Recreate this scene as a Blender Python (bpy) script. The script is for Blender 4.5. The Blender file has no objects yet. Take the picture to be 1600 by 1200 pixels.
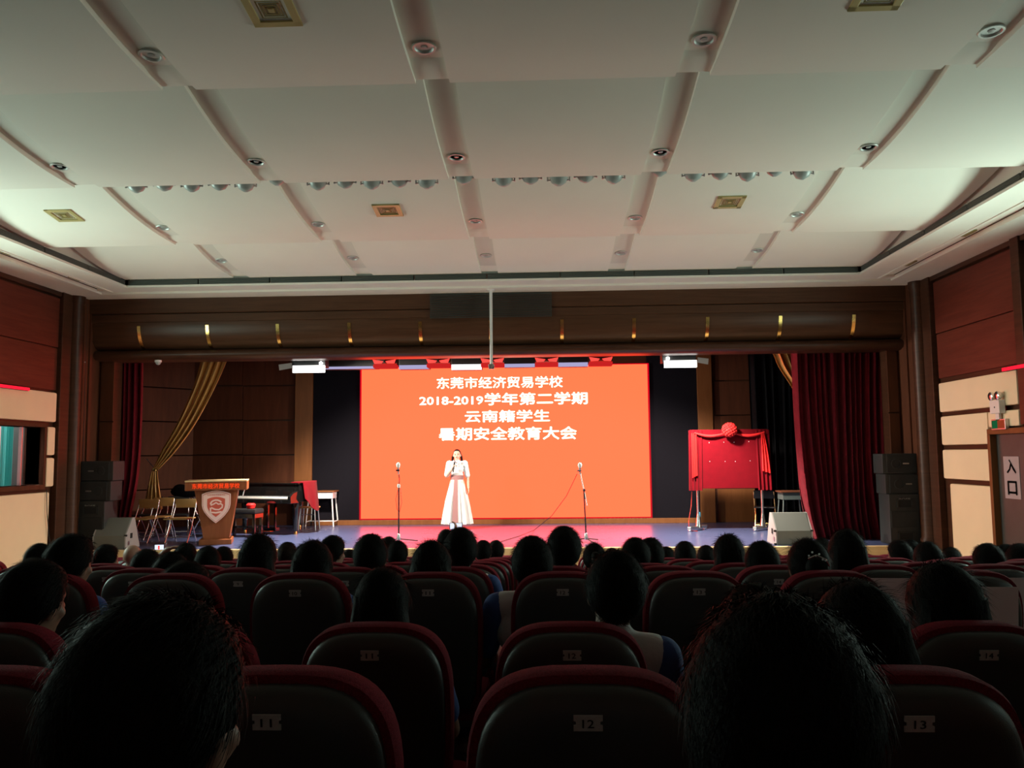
import bpy, bmesh, math, random
from mathutils import Vector, Matrix, noise
random.seed(7)
sc = bpy.context.scene
COL = sc.collection
PI = math.pi

# ---------------------------------------------------------------- camera
F = 1280.0                                   # focal length in pixels of the 1600 px wide frame
EYE = Vector((0, 0, 2.4))
YAW, PITCH, ROLL = 0.0382, 0.0860, -0.0099
def cam_axes():
    cy, sy, cp, sp = math.cos(YAW), math.sin(YAW), math.cos(PITCH), math.sin(PITCH)
    fw = Vector((-sy*cp, cy*cp, sp)); rt = Vector((cy, sy, 0)); up = rt.cross(fw)
    r = math.cos(ROLL)*rt + math.sin(ROLL)*up
    u = -math.sin(ROLL)*rt + math.cos(ROLL)*up
    return r, u, fw
AX = cam_axes()
cd = bpy.data.cameras.new('camera'); cam = bpy.data.objects.new('camera', cd); COL.objects.link(cam)
cd.sensor_width = 36; cd.lens = 36*F/1600; cd.clip_start = 0.05; cd.clip_end = 200
cam.matrix_world = Matrix(((AX[0].x, AX[1].x, -AX[2].x, EYE.x), (AX[0].y, AX[1].y, -AX[2].y, EYE.y),
                           (AX[0].z, AX[1].z, -AX[2].z, EYE.z), (0, 0, 0, 1)))
sc.camera = cam
def ray(x, y): return AX[0]*((x-800)/F) + AX[1]*((600-y)/F) + AX[2]
def P(x, y, Y): d = ray(x, y); return EYE + d*(Y/d.y)          # the point at distance Y into the hall
def G(x, y, Z): d = ray(x, y); return EYE + d*((Z-EYE.z)/d.z)  # the point on a level surface
def W(x, y, X): d = ray(x, y); return EYE + d*(X/d.x)          # the point on a side wall

# ---------------------------------------------------------------- world, assumed daylight, exposure
vs = sc.view_settings
vs.view_transform = 'Standard'; vs.look = 'None'; vs.gamma = 1; vs.use_curve_mapping = False
vs.exposure = 0.25
wd = bpy.data.worlds.new('world'); sc.world = wd; wd.use_nodes = True
wd.node_tree.nodes['Background'].inputs[0].default_value = (0.62, 0.85, 0.78, 1)
wd.node_tree.nodes['Background'].inputs[1].default_value = 0.35
XL, XR, YB, YP, ZT = -7.57, 5.89, -3.2, 13.0, 5.0     # side walls, rear wall, proscenium, soffit
ZS, YS, YBK = 0.972, 12.7, 17.2                       # stage floor, stage edge, stage back wall
ASSUMED_WIN = [(-1, 7.3, 9.9), (-1, 1.6, 4.9), (1, 7.0, 9.4), (1, 1.4, 4.4)]   # tall windows assumed in the side walls out of view, holding area lights
WZ0, WZ1 = 2.15, 4.15
def area(name, loc, sx, sy, power, col, target, spread=PI):
    l = bpy.data.lights.new(name, 'AREA'); l.shape = 'RECTANGLE'; l.size = sx; l.size_y = sy
    l.energy = power; l.color = col; l.spread = spread
    o = bpy.data.objects.new(name, l); COL.objects.link(o); o.location = loc
    o.rotation_euler = (Vector(target)-Vector(loc)).to_track_quat('-Z', 'Y').to_euler()
    return o
DAY = 175.0  # power of the area lights standing in for daylight at the assumed windows
for s, y0, y1 in ASSUMED_WIN:  # area lights added in the assumed openings to brighten the ceiling
    x = (XL-0.16) if s < 0 else (XR+0.16)
    area('window_daylight', (x, (y0+y1)/2, (WZ0+WZ1)/2), y1-y0-0.1, WZ1-WZ0-0.1, DAY*(1.0 if s < 0 else 0.85)*(1.0 if y0 > 5 else 0.04),
         (0.72, 1.0, 0.86), (x-s*5, (y0+y1)/2, (WZ0+WZ1)/2))

# ---------------------------------------------------------------- materials
MATS = {}
def _pr(name):
    m = bpy.data.materials.new(name); m.use_nodes = True; MATS[name] = m
    return m, m.node_tree.nodes, m.node_tree.links, m.node_tree.nodes['Principled BSDF']
def mat(name, col, rough=0.6, metal=0.0, var=0.0, scale=8.0, bump=0.0, bscale=60.0, sheen=0.0, spec=None, coat=0.0):
    m, n, l, b = _pr(name)
    b.inputs['Base Color'].default_value = (*col, 1)
    b.inputs['Roughness'].default_value = rough; b.inputs['Metallic'].default_value = metal
    b.inputs['Sheen Weight'].default_value = sheen
    b.inputs['Coat Weight'].default_value = coat
    if spec is not None: b.inputs['Specular IOR Level'].default_value = spec
    tc = n.new('ShaderNodeTexCoord')
    if var:
        t = n.new('ShaderNodeTexNoise'); t.inputs['Scale'].default_value = scale; t.inputs['Detail'].default_value = 4
        l.new(tc.outputs['Object'], t.inputs['Vector'])
        r = n.new('ShaderNodeValToRGB')
        r.color_ramp.elements[0].position = 0.3; r.color_ramp.elements[1].position = 0.7
        r.color_ramp.elements[0].color = (*[c*(1-var) for c in col], 1)
        r.color_ramp.elements[1].color = (*[min(1, c*(1+var)) for c in col], 1)
        l.new(t.outputs[0], r.inputs[0]); l.new(r.outputs[0], b.inputs['Base Color'])
    if bump:
        t2 = n.new('ShaderNodeTexNoise'); t2.inputs['Scale'].default_value = bscale; t2.inputs['Detail'].default_value = 3
        l.new(tc.outputs['Object'], t2.inputs['Vector'])
        bp = n.new('ShaderNodeBump'); bp.inputs['Strength'].default_value = bump; bp.inputs['Distance'].default_value = 0.01
        l.new(t2.outputs[0], bp.inputs['Height']); l.new(bp.outputs[0], b.inputs['Normal'])
    return m
def wood(name, c0, c1, stretch=(1, 1, 14), rough=0.45, scale=2.0):
    m, n, l, b = _pr(name)
    tc = n.new('ShaderNodeTexCoord'); mp = n.new('ShaderNodeMapping')
    mp.inputs['Scale'].default_value = stretch; l.new(tc.outputs['Object'], mp.inputs[0])
    t = n.new('ShaderNodeTexNoise'); t.inputs['Scale'].default_value = scale; t.inputs['Detail'].default_value = 8
    t.inputs['Roughness'].default_value = 0.65; t.inputs['Distortion'].default_value = 0.6
    l.new(mp.outputs[0], t.inputs['Vector'])
    r = n.new('ShaderNodeValToRGB'); r.color_ramp.elements[0].position = 0.3; r.color_ramp.elements[1].position = 0.72
    r.color_ramp.elements[0].color = (*c0, 1); r.color_ramp.elements[1].color = (*c1, 1)
    l.new(t.outputs[0], r.inputs[0]); l.new(r.outputs[0], b.inputs['Base Color'])
    b.inputs['Roughness'].default_value = rough; b.inputs['Specular IOR Level'].default_value = 0.22
    return m
def emit(name, col, strength=1.0, var=0.0):
    m, n, l, b = _pr(name)
    b.inputs['Base Color'].default_value = (0.005, 0.005, 0.005, 1); b.inputs['Specular IOR Level'].default_value = 0.0
    b.inputs['Emission Color'].default_value = (*col, 1); b.inputs['Emission Strength'].default_value = strength
    return m
M = MATS
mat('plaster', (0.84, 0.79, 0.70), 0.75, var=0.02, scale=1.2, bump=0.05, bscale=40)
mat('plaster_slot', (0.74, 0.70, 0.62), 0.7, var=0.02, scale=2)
mat('cornice', (0.84, 0.79, 0.70), 0.5, var=0.02, scale=3)
mat('grille_dark', (0.035, 0.045, 0.04), 0.6)
mat('grille_slat', (0.16, 0.17, 0.15), 0.5)
wood('dark_wood', (0.045, 0.017, 0.009), (0.085, 0.034, 0.018), (0.6, 0.6, 9), 0.38)
wood('dark_wood_h', (0.060, 0.026, 0.013), (0.100, 0.045, 0.024), (0.5, 6, 9), 0.35)
wood('wall_wood', (0.105, 0.022, 0.013), (0.160, 0.038, 0.022), (0.7, 0.7, 10), 0.45)
wood('stage_wood', (0.075, 0.022, 0.009), (0.115, 0.036, 0.015), (5, 5, 0.6), 0.7)
wood('orange_wood', (0.16, 0.058, 0.018), (0.22, 0.085, 0.028), (5, 5, 0.6), 0.42)
wood('lectern_wood', (0.20, 0.058, 0.022), (0.28, 0.092, 0.036), (6, 6, 0.7), 0.4)
wood('pale_wood', (0.50, 0.30, 0.10), (0.62, 0.40, 0.15), (1, 6, 6), 0.4)
wood('nosing_wood', (0.62, 0.43, 0.21), (0.78, 0.58, 0.32), (0.5, 6, 6), 0.4)
mat('cream', (0.92, 0.72, 0.48), 0.8, var=0.03, scale=2, bump=0.15, bscale=300)
mat('carpet', (0.035, 0.016, 0.018), 0.95, var=0.25, scale=40, bump=0.3, bscale=300)
mat('black', (0.010, 0.010, 0.011), 0.55)
mat('black_cloth', (0.006, 0.006, 0.007), 0.95, var=0.2, scale=20, spec=0.05)
mat('dark_panel', (0.009, 0.008, 0.011), 0.95, var=0.1, scale=30, bump=0.2, bscale=200, spec=0.05)
mat('rear_wall', (0.42, 0.36, 0.30), 0.8, var=0.05)
mat('chrome', (0.75, 0.75, 0.76), 0.22, 1.0)
mat('steel', (0.55, 0.55, 0.56), 0.35, 1.0)
mat('brass', (0.90, 0.60, 0.20), 0.22, 1.0)
mat('gold_frame', (0.55, 0.45, 0.20), 0.45, 0.3)
mat('gold_vane', (0.30, 0.23, 0.08), 0.5, 0.3)
mat('apron_tile', (0.66, 0.55, 0.42), 0.5, var=0.06, scale=5)  # pale colour chosen so the unseen front floor throws light upward
mat('ring_silver', (0.62, 0.63, 0.60), 0.45, 0.35)
mat('white_paint', (0.75, 0.74, 0.72), 0.4)
mat('lamp_glass', (0.42, 0.45, 0.43), 0.3, spec=0.4)
mat('red_velvet', (0.13, 0.003, 0.010), 0.85, sheen=0.06, var=0.2, scale=12, spec=0.15)
mat('gold_satin', (0.62, 0.36, 0.11), 0.38, 0.15, var=0.12, scale=5)
mat('red_cloth', (0.145, 0.001, 0.006), 0.8, sheen=0.03, var=0.08, scale=9, spec=0.1)
mat('red_satin', (0.75, 0.022, 0.022), 0.45, spec=0.3)
mat('speaker_black', (0.022, 0.024, 0.025), 0.6, bump=0.2, bscale=250)
mat('speaker_grille', (0.012, 0.013, 0.014), 0.5, bump=0.5, bscale=500)
mat('monitor_grey', (0.15, 0.16, 0.145), 0.6, bump=0.2, bscale=200)
mat('monitor_side', (0.34, 0.32, 0.31), 0.6)
mat('piano_black', (0.006, 0.006, 0.006), 0.08, coat=0.5)
mat('key_white', (0.85, 0.84, 0.80), 0.3)
mat('seat_shell', (0.030, 0.031, 0.030), 0.40, bump=0.15, bscale=500)
mat('seat_fabric', (0.165, 0.013, 0.024), 0.95, var=0.3, scale=220, bump=0.5, bscale=450, spec=0.12)
mat('plate_metal', (0.42, 0.42, 0.41), 0.5, 0.0, var=0.15, scale=60)
mat('ink', (0.008, 0.008, 0.009), 0.8)
mat('paper', (0.88, 0.74, 0.76), 0.85, var=0.03, scale=6)
mat('faint_ink', (0.22, 0.13, 0.17), 0.9)
mat('skin', (0.25, 0.125, 0.082), 0.55, var=0.05, scale=10)
mat('skin_fair', (0.66, 0.42, 0.31), 0.5)
mat('hair_black', (0.0060, 0.0050, 0.0048), 0.65, var=0.4, scale=60, bump=0.25, bscale=160, spec=0.08)
mat('hair_brown', (0.018, 0.010, 0.007), 0.65, var=0.4, scale=60, bump=0.25, bscale=160, spec=0.08)
mat('shirt_white', (0.52, 0.53, 0.54), 0.85, bump=0.2, bscale=60)
mat('sleeve_blue', (0.030, 0.075, 0.26), 0.85, bump=0.2, bscale=60)
mat('trouser_navy', (0.012, 0.016, 0.035), 0.9)
mat('dress_white', (0.80, 0.78, 0.75), 0.7)
mat('dress_rose', (0.33, 0.16, 0.155), 0.7)  # painted arm shade at the waist; also the skirt's darker strip
mat('crest_pink', (0.88, 0.60, 0.53), 0.5)
mat('crest_red', (0.62, 0.10, 0.06), 0.5)
mat('door_dark', (0.055, 0.050, 0.045), 0.5, var=0.1, scale=6)
mat('sign_paper', (0.42, 0.33, 0.34), 0.8)
mat('cable_black', (0.012, 0.012, 0.012), 0.6)
mat('cable_red', (0.45, 0.03, 0.02), 0.5)
mat('curtain_cyan', (0.10, 0.55, 0.52), 0.8)
mat('booth_pink', (0.75, 0.52, 0.52), 0.8)
mat('booth_dark', (0.06, 0.08, 0.075), 0.6)
# stage floor: glossy blue vinyl
mm, n_, l_, b_ = _pr('stage_floor')
b_.inputs['Base Color'].default_value = (0.060, 0.078, 0.17, 1); b_.inputs['Roughness'].default_value = 0.30
tc_ = n_.new('ShaderNodeTexCoord'); t_ = n_.new('ShaderNodeTexNoise'); t_.inputs['Scale'].default_value = 1.4; t_.inputs['Detail'].default_value = 6
l_.new(tc_.outputs['Object'], t_.inputs['Vector'])
mr_ = n_.new('ShaderNodeMapRange'); mr_.inputs[3].default_value = 0.22; mr_.inputs[4].default_value = 0.36
l_.new(t_.outputs[0], mr_.inputs[0]); l_.new(mr_.outputs[0], b_.inputs['Roughness'])
# clear glass
mm, n_, l_, b_ = _pr('glass')
b_.inputs['Base Color'].default_value = (0.9, 1.0, 0.97, 1); b_.inputs['Roughness'].default_value = 0.02
b_.inputs['Transmission Weight'].default_value = 1.0; b_.inputs['IOR'].default_value = 1.05
emit('screen_orange', (3.9, 0.190, 0.068), 1.0)
emit('screen_text', (2.6, 2.3, 1.7), 1.0)
emit('screen_edge', (0.55, 0.0, 0.01), 1.0)
emit('flood_white', (1.0, 0.97, 0.92), 3.0)
emit('flood_lamp', (1.0, 0.98, 0.95), 30.0)
emit('strip_white', (0.62, 0.58, 0.95), 0.55)
emit('strip_bright', (1.0, 0.93, 0.95), 1.6)
emit('par_red', (1.0, 0.05, 0.04), 1.6)
emit('par_red_dim', (0.8, 0.02, 0.02), 0.6)
emit('led_red', (1.0, 0.01, 0.03), 1.3)
emit('led_text', (1.0, 0.06, 0.01), 0.9)
emit('phone_glow', (0.75, 0.80, 1.0), 1.0)
emit('exit_green', (0.02, 0.30, 0.10), 0.25)
emit('exit_red', (0.45, 0.06, 0.02), 0.5)
emit('blue_led', (0.1, 0.7, 1.0), 1.5)

# ---------------------------------------------------------------- mesh helpers
class MB:
    def __init__(s): s.v = []; s.f = []
    def add(s, vs, fs):
        n = len(s.v); s.v += [tuple(v) for v in vs]; s.f += [tuple(i+n for i in f) for f in fs]; return s
    def box(s, x0, x1, y0, y1, z0, z1, bev=0.0):
        if bev:
            bm = bmesh.new(); bmesh.ops.create_cube(bm, size=1)
            for v in bm.verts: v.co = Vector(((x0+x1)/2+v.co.x*(x1-x0), (y0+y1)/2+v.co.y*(y1-y0), (z0+z1)/2+v.co.z*(z1-z0)))
            bmesh.ops.bevel(bm, geom=bm.edges[:], offset=bev, segments=2, affect='EDGES', profile=0.6)
            bm.verts.index_update()
            s.add([v.co.copy() for v in bm.verts], [[v.index for v in f.verts] for f in bm.faces]); bm.free(); return s
        return s.add([(x, y, z) for z in (z0, z1) for y in (y0, y1) for x in (x0, x1)],
                     [(0, 2, 3, 1), (4, 5, 7, 6), (0, 1, 5, 4), (2, 6, 7, 3), (0, 4, 6, 2), (1, 3, 7, 5)])
    def prism(s, pts, axis, a, b):
        n = len(pts)
        def q(p, t): return {'x': (t, p[0], p[1]), 'y': (p[0], t, p[1]), 'z': (p[0], p[1], t)}[axis]
        vs = [q(p, a) for p in pts]+[q(p, b) for p in pts]
        return s.add(vs, [tuple(range(n)), tuple(range(2*n-1, n-1, -1))]+[(i, n+i, n+(i+1) % n, (i+1) % n) for i in range(n)])
    def tube(s, path, r, n=8, cap=True):
        path = [Vector(p) for p in path]; k = len(path)
        rs = r if isinstance(r, (list, tuple)) else [r]*k
        vs = []; prev = None
        for i, p in enumerate(path):
            t = (path[min(i+1, k-1)]-path[max(i-1, 0)]).normalized()
            if prev is None: a = Vector((0, 0, 1)) if abs(t.z) < 0.9 else Vector((1, 0, 0)); u = t.cross(a).normalized()
            else: u = (prev-t*prev.dot(t)).normalized()
            prev = u; w = t.cross(u)
            for j in range(n):
                a = 2*PI*j/n; vs.append(p+(u*math.cos(a)+w*math.sin(a))*rs[i])
        fs = [(i*n+j, i*n+(j+1) % n, (i+1)*n+(j+1) % n, (i+1)*n+j) for i in range(k-1) for j in range(n)]
        if cap: fs += [tuple(range(n-1, -1, -1)), tuple((k-1)*n+j for j in range(n))]
        return s.add(vs, fs)
    def lathe(s, prof, c=(0, 0, 0), n=16, axis='z'):
        vs = []
        for r, z in prof:
            for j in range(n):
                a = 2*PI*j/n; p = (r*math.cos(a), r*math.sin(a), z)
                if axis == 'y': p = (p[0], p[2], p[1])
                if axis == 'x': p = (p[2], p[0], p[1])
                vs.append((p[0]+c[0], p[1]+c[1], p[2]+c[2]))
        k = len(prof)
        fs = [(i*n+j, i*n+(j+1) % n, (i+1)*n+(j+1) % n, (i+1)*n+j) for i in range(k-1) for j in range(n)]
        fs += [tuple(range(n-1, -1, -1)), tuple((k-1)*n+j for j in range(n))]
        return s.add(vs, fs)
    def ell(s, c, r, nu=16, nv=10):
        if not isinstance(r, (tuple, list)): r = (r, r, r)
        vs = [(c[0], c[1], c[2]-r[2])]
        for i in range(1, nv):
            t = -PI/2+PI*i/nv
            for j in range(nu):
                a = 2*PI*j/nu; vs.append((c[0]+r[0]*math.cos(t)*math.cos(a), c[1]+r[1]*math.cos(t)*math.sin(a), c[2]+r[2]*math.sin(t)))
        vs.append((c[0], c[1], c[2]+r[2])); e = len(vs)-1
        fs = [(0, 1+(j+1) % nu, 1+j) for j in range(nu)]+[(e, 1+(nv-2)*nu+j, 1+(nv-2)*nu+(j+1) % nu) for j in range(nu)]
        fs += [(1+i*nu+j, 1+i*nu+(j+1) % nu, 1+(i+1)*nu+(j+1) % nu, 1+(i+1)*nu+j) for i in range(nv-2) for j in range(nu)]
        return s.add(vs, fs)
    def cap(s, a, b, ra, rb, n=12):           # tapered capsule
        a = Vector(a); b = Vector(b); d = b-a; L = d.length; d.normalize()
        pts = []; rr = []
        for i in range(5):
            t = PI/2*(1-i/4); pts.append(a-d*ra*math.sin(t)); rr.append(max(ra*math.cos(t), ra*0.02))
        for i in range(5):
            t = PI/2*i/4; pts.append(b+d*rb*math.sin(t)); rr.append(max(rb*math.cos(t), rb*0.02))
        return s.tube(pts, rr, n)
    def grid(s, fn, nu, nv, thick=None):      # fn(u, v) -> point ; thick = vector offset of a second skin
        vs = [Vector(fn(i/nu, j/nv)) for j in range(nv+1) for i in range(nu+1)]
        fs = [(j*(nu+1)+i, j*(nu+1)+i+1, (j+1)*(nu+1)+i+1, (j+1)*(nu+1)+i) for j in range(nv) for i in range(nu)]
        if thick is not None:
            m = len(vs); th = Vector(thick); vs = vs+[v+th for v in vs]
            fs = fs+[tuple(m+q for q in reversed(f)) for f in fs]
            rim = [i for i in range(nu+1)]+[(j*(nu+1)+nu) for j in range(1, nv+1)]+[nv*(nu+1)+i for i in range(nu-1, -1, -1)]+[j*(nu+1) for j in range(nv-1, 0, -1)]
            fs += [(rim[(k+1) % len(rim)], rim[k], m+rim[k], m+rim[(k+1) % len(rim)]) for k in range(len(rim))]
        return s.add(vs, fs)
    def loops(s, rings):                      # closed rings of equal length, capped
        n = len(rings[0]); vs = [p for r in rings for p in r]; k = len(rings)
        fs = [(i*n+j, i*n+(j+1) % n, (i+1)*n+(j+1) % n, (i+1)*n+j) for i in range(k-1) for j in range(n)]
        fs += [tuple(range(n-1, -1, -1)), tuple((k-1)*n+j for j in range(n))]
        return s.add(vs, fs)
    def xf(s, Mx): s.v = [tuple(Mx @ Vector(v)) for v in s.v]; return s
    def mesh(s, name, material, smooth=False):
        me = bpy.data.meshes.new(name); me.from_pydata(s.v, [], s.f)
        bm = bmesh.new(); bm.from_mesh(me); bmesh.ops.recalc_face_normals(bm, faces=bm.faces[:]); bm.to_mesh(me); bm.free()
        if smooth:
            me.shade_smooth(); me.set_sharp_from_angle(angle=math.radians(50))
        me.materials.append(M[material] if isinstance(material, str) else material)
        return me
    def build(s, name, material, parent=None, smooth=False, loc=None, rz=0.0):
        return link(name, s.mesh(name, material, smooth), parent, loc, rz)
def link(name, me, parent=None, loc=None, rz=0.0):
    o = bpy.data.objects.new(name, me); COL.objects.link(o)
    if parent is not None: o.parent = parent
    if loc is not None: o.location = loc
    if rz: o.rotation_euler.z = rz
    return o
def tag(o, label, cat, group=None):
    o['label'] = label; o['category'] = cat
    if group: o['group'] = group
    return o
def struct(o, label=None):
    o['kind'] = 'structure'
    if label: o['label'] = label
    return o
def stuff(o): o['kind'] = 'stuff'; return o
def thing(name, label, cat, loc=(0, 0, 0), rz=0.0, group=None):
    o = bpy.data.objects.new(name, None); COL.objects.link(o); o.empty_display_size = 0.1
    o.location = loc; o.rotation_euler.z = rz
    return tag(o, label, cat, group)
def copy_tree(o, parent=None):
    c = o.copy(); COL.objects.link(c)
    if parent is not None: c.parent = parent
    for ch in list(o.children): copy_tree(ch, c)
    return c
TXT = {}
def text_mb(s, w, h, bold=0.0, depth=0.002):
    """lettering standing in the xz plane, readable from -y, fitted into w x h about its centre"""
    key = s
    if key not in TXT:
        c = bpy.data.curves.new('lettering', 'FONT'); c.body = s; c.resolution_u = 2
        o = bpy.data.objects.new('lettering', c); COL.objects.link(o)
        me = bpy.data.meshes.new_from_object(o.evaluated_get(bpy.context.evaluated_depsgraph_get()))
        vs = [v.co.copy() for v in me.vertices]; fs = [tuple(p.vertices) for p in me.polygons]
        bpy.data.objects.remove(o); bpy.data.curves.remove(c); bpy.data.meshes.remove(me)
        TXT[key] = (vs, fs)
    vs, fs = TXT[key]
    x0 = min(v.x for v in vs); x1 = max(v.x for v in vs); y0 = min(v.y for v in vs); y1 = max(v.y for v in vs)
    # heavier strokes: a few copies shifted by a fraction of the em
    e = bold; x0 -= e; x1 += e; y0 -= e; y1 += e; m = MB()
    for dx, dz in (((0, 0), (-e, 0), (e, 0), (0, e), (0, -e)) if e else ((0, 0),)):
        m.add([((v.x+dx-(x0+x1)/2)*w/(x1-x0), -depth-(0.0003 if dx or dz else 0), (v.y+dz-(y0+y1)/2)*h/(y1-y0)) for v in vs], fs)
    return m

# ================================================================ the hall
ROWS = [(0.62, None), (1.47, 1050), (2.30, 976), (3.42, 895), (4.25, 886), (5.0, 882), (5.9, 878), (6.8, 875),
        (7.7, 873), (8.6, 871), (9.5, 869.5), (10.4, 868)]
TOPH = 1.02                                      # height of a seat back
ROWTOP = [2.06]+[P(850, y, Y).z for Y, y in ROWS[1:]]
ROWFL = [z-TOPH for z in ROWTOP]
FLP = [(YB, 1.24)]+[(r[0]+0.2, z) for r, z in zip(ROWS, ROWFL)]+[(11.05, 0.0), (13.2, 0.0)]
def fz(y):
    for (a, za), (b, zb) in zip(FLP, FLP[1:]):
        if a <= y <= b: return za+(zb-za)*(y-a)/(b-a)
    return 0.0
m = MB(); ys = [p[0] for p in FLP]
m.add([(x, y, fz(y)) for y in ys for x in (XL-0.3, XR+0.3)]+[(x, y, fz(y)-0.3) for y in ys for x in (XL-0.3, XR+0.3)],
      [(2*i, 2*i+1, 2*i+3, 2*i+2) for i in range(len(ys)-1)]+[(2*len(ys)+2*i, 2*len(ys)+2*i+2, 2*len(ys)+2*i+3, 2*len(ys)+2*i+1) for i in range(len(ys)-1)])
struct(m.build('floor', 'carpet'))

# unseen pale tiles before the stage, added to bounce light up to the ceiling
TN = 22
FA = struct(MB().box(XL-0.05, XR+0.05, 11.05, 12.78, -0.05, 0.005).build('floor_apron', 'grille_slat'))
for k in range(TN):
    for j in range(3):
        a_ = XL+(XR-XL)*k/TN; MB().box(a_+0.004, a_+(XR-XL)/TN-0.004, 11.06+j*0.57, 11.06+j*0.57+0.562, 0.0, 0.012).build('floor_tile', 'apron_tile', FA)

# ---- ceiling: four visible sawtooth bands with recessed lamp slots
ZC, CH = 5.12, 0.30
LIPS = [-3.2, -0.4, 1.65, 3.7, 5.77, 7.87, 10.14, 12.1]
SLOTX = [-0.78+1.89*k for k in (-2, -1, 0, 1, 2)]
CXL, CXR, CYF = -6.34, 4.69, 12.1
def band_z(i, y):
    t = (y-LIPS[i])/(LIPS[i+1]-LIPS[i]); return ZC+CH*max(0.0, 1-t*1.12)**2
def ceil_z(y):
    for i in range(len(LIPS)-1):
        if LIPS[i] <= y < LIPS[i+1]: return band_z(i, y)
    return ZC
def ceil_hit(px, py, dz=0.0):
    d = ray(px, py); y = 3.0
    while y < 12.1:
        p = EYE+d*(y/d.y)
        if p.z >= ceil_z(y)+dz: return p
        y += 0.01
    return EYE+d*(12.1/d.y)
m = MB().box(XL-0.3, XR+0.3, YB-0.3, YP+0.1, 5.75, 5.95)
CEIL = struct(m.build('ceiling', 'plaster'))
def band_strip(i, x0, x1, up, y1cut=0.0):
    n = 14; a, b = LIPS[i], LIPS[i+1]-y1cut; m = MB(); prof = []
    for k in range(n+1):
        y = a+(b-a)*k/n; prof.append((y, band_z(i, y)+up))
    prof += [(b, prof[-1][1]+0.10), (a+0.02, ZC+CH+0.14+up)]
    return m.prism(prof, 'x', x0, x1)
SW = 0.125
for i in range(len(LIPS)-1):
    xs = [CXL-0.02]+[q for x in SLOTX for q in (x-SW, x+SW)]+[CXR+0.02]
    for k in range(0, len(xs), 2):
        band_strip(i, xs[k], xs[k+1], 0.0).build('ceiling_panel', 'plaster', CEIL, True)
    for x in SLOTX:
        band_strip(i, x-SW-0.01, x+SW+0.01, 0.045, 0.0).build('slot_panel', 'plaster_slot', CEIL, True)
        # shallow end block of the slot, between lamp and lip
        if i >= 2:
            L_ = LIPS[i+1]; MB().prism([(L_-0.36, ZC+0.058), (L_-0.30, ZC+0.046), (L_-0.20, ZC+0.026), (L_-0.012, ZC+0.024), (L_-0.012, ZC+0.07)], 'x', x-SW, x+SW).build('slot_end', 'plaster', CEIL, True)

# ---- cornice with linear air grilles
def cornice(name, side):
    root = None
    if side == 'front':
        parts = [((XL, XR), (CYF, YP+0.05))]
        m = MB()
        for o0, o1, f0, f1, z0, z1 in ((0.0, 0.10, 0.0, 0.10, 5.0, 5.03), (0.10, 0.42, 0.10, 0.36, 5.012, 5.06), (0.42, 0.66, 0.36, 0.50, 5.030, 5.07), (0.66, 1.3, 0.50, 0.92, 5.0, 5.06)):
            x0, x1 = max(CXL-o1, XL-0.05), min(CXR+o1, XR+0.05); m.box(x0, x1, CYF+f0, CYF+f1, z0, z1)
        m.box(CXL, CXR, CYF+0.09, CYF+0.12, 5.03, 5.6)
    else:
        sg = -1 if side == 'left' else 1
        xw = XL if sg < 0 else XR; xi = CXL if sg < 0 else CXR
        def bx(m, a, b, z0, z1, y1, bev=0):   # a, b measured from the inner edge to the wall
            u, v = sorted((xi+sg*a, xi+sg*b)); return m.box(u, v, YB, y1, z0, z1, bev)
        m = MB()
        bx(m, 0.0, 0.10, 5.0, 5.03, CYF+0.0); bx(m, 0.10, 0.42, 5.012, 5.06, CYF+0.10)
        bx(m, 0.42, 0.66, 5.070, 5.10, CYF+0.36); bx(m, 0.66, abs(xw-xi), 5.0, 5.06, CYF+0.5); bx(m, 0.40, 0.43, 5.0, 5.1, CYF+0.36)
        bx(m, 0.09, 0.12, 5.03, 5.6, CYF)
    root = struct(m.build(name, 'cornice'))
    z0, z1 = 5.035, 5.118
    if side == 'front':
        n = 10; step = (CXR-CXL)/n
        for k in range(n):
            a, b = CXL+k*step+0.012, CXL+(k+1)*step-0.012
            g = MB().box(a, b, CYF+0.05, CYF+0.07, z0-0.005, z1+0.005).build('air_grille', 'grille_dark', root)
            s = MB()
            for j in range(5):
                z = z0+0.006+j*(z1-z0-0.01)/4.6; s.box(a, b, CYF+0.012, CYF+0.05, z, z+0.006)
            stuff(s.build('louver_slats', 'grille_slat', g))
    else:
        n = 15; step = (CYF-YB)/n
        for k in range(n):
            a, b = YB+k*step+0.015, YB+(k+1)*step-0.015
            u, v = sorted((xi+sg*0.05, xi+sg*0.07))
            g = MB().box(u, v, a, b, z0-0.005, z1+0.005).build('air_grille', 'grille_dark', root)
            s = MB(); u, v = sorted((xi+sg*0.012, xi+sg*0.05))
            for j in range(5):
                z = z0+0.006+j*(z1-z0-0.01)/4.6; s.box(u, v, a, b, z, z+0.006)
            stuff(s.build('louver_slats', 'grille_slat', g))
        # small slot diffusers in the groove of the soffit
        for y in (11.7, 10.1, 8.0, 5.5, 3.0):
            u, v = sorted((xi+sg*0.44, xi+sg*0.60))
            MB().box(u, v, y-0.14, y+0.14, 5.052, 5.075, 0.004).build('slot_diffuser', 'gold_vane', root)
cornice('trim_1', 'left'); cornice('trim_2', 'right'); cornice('trim_3', 'front')

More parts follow.
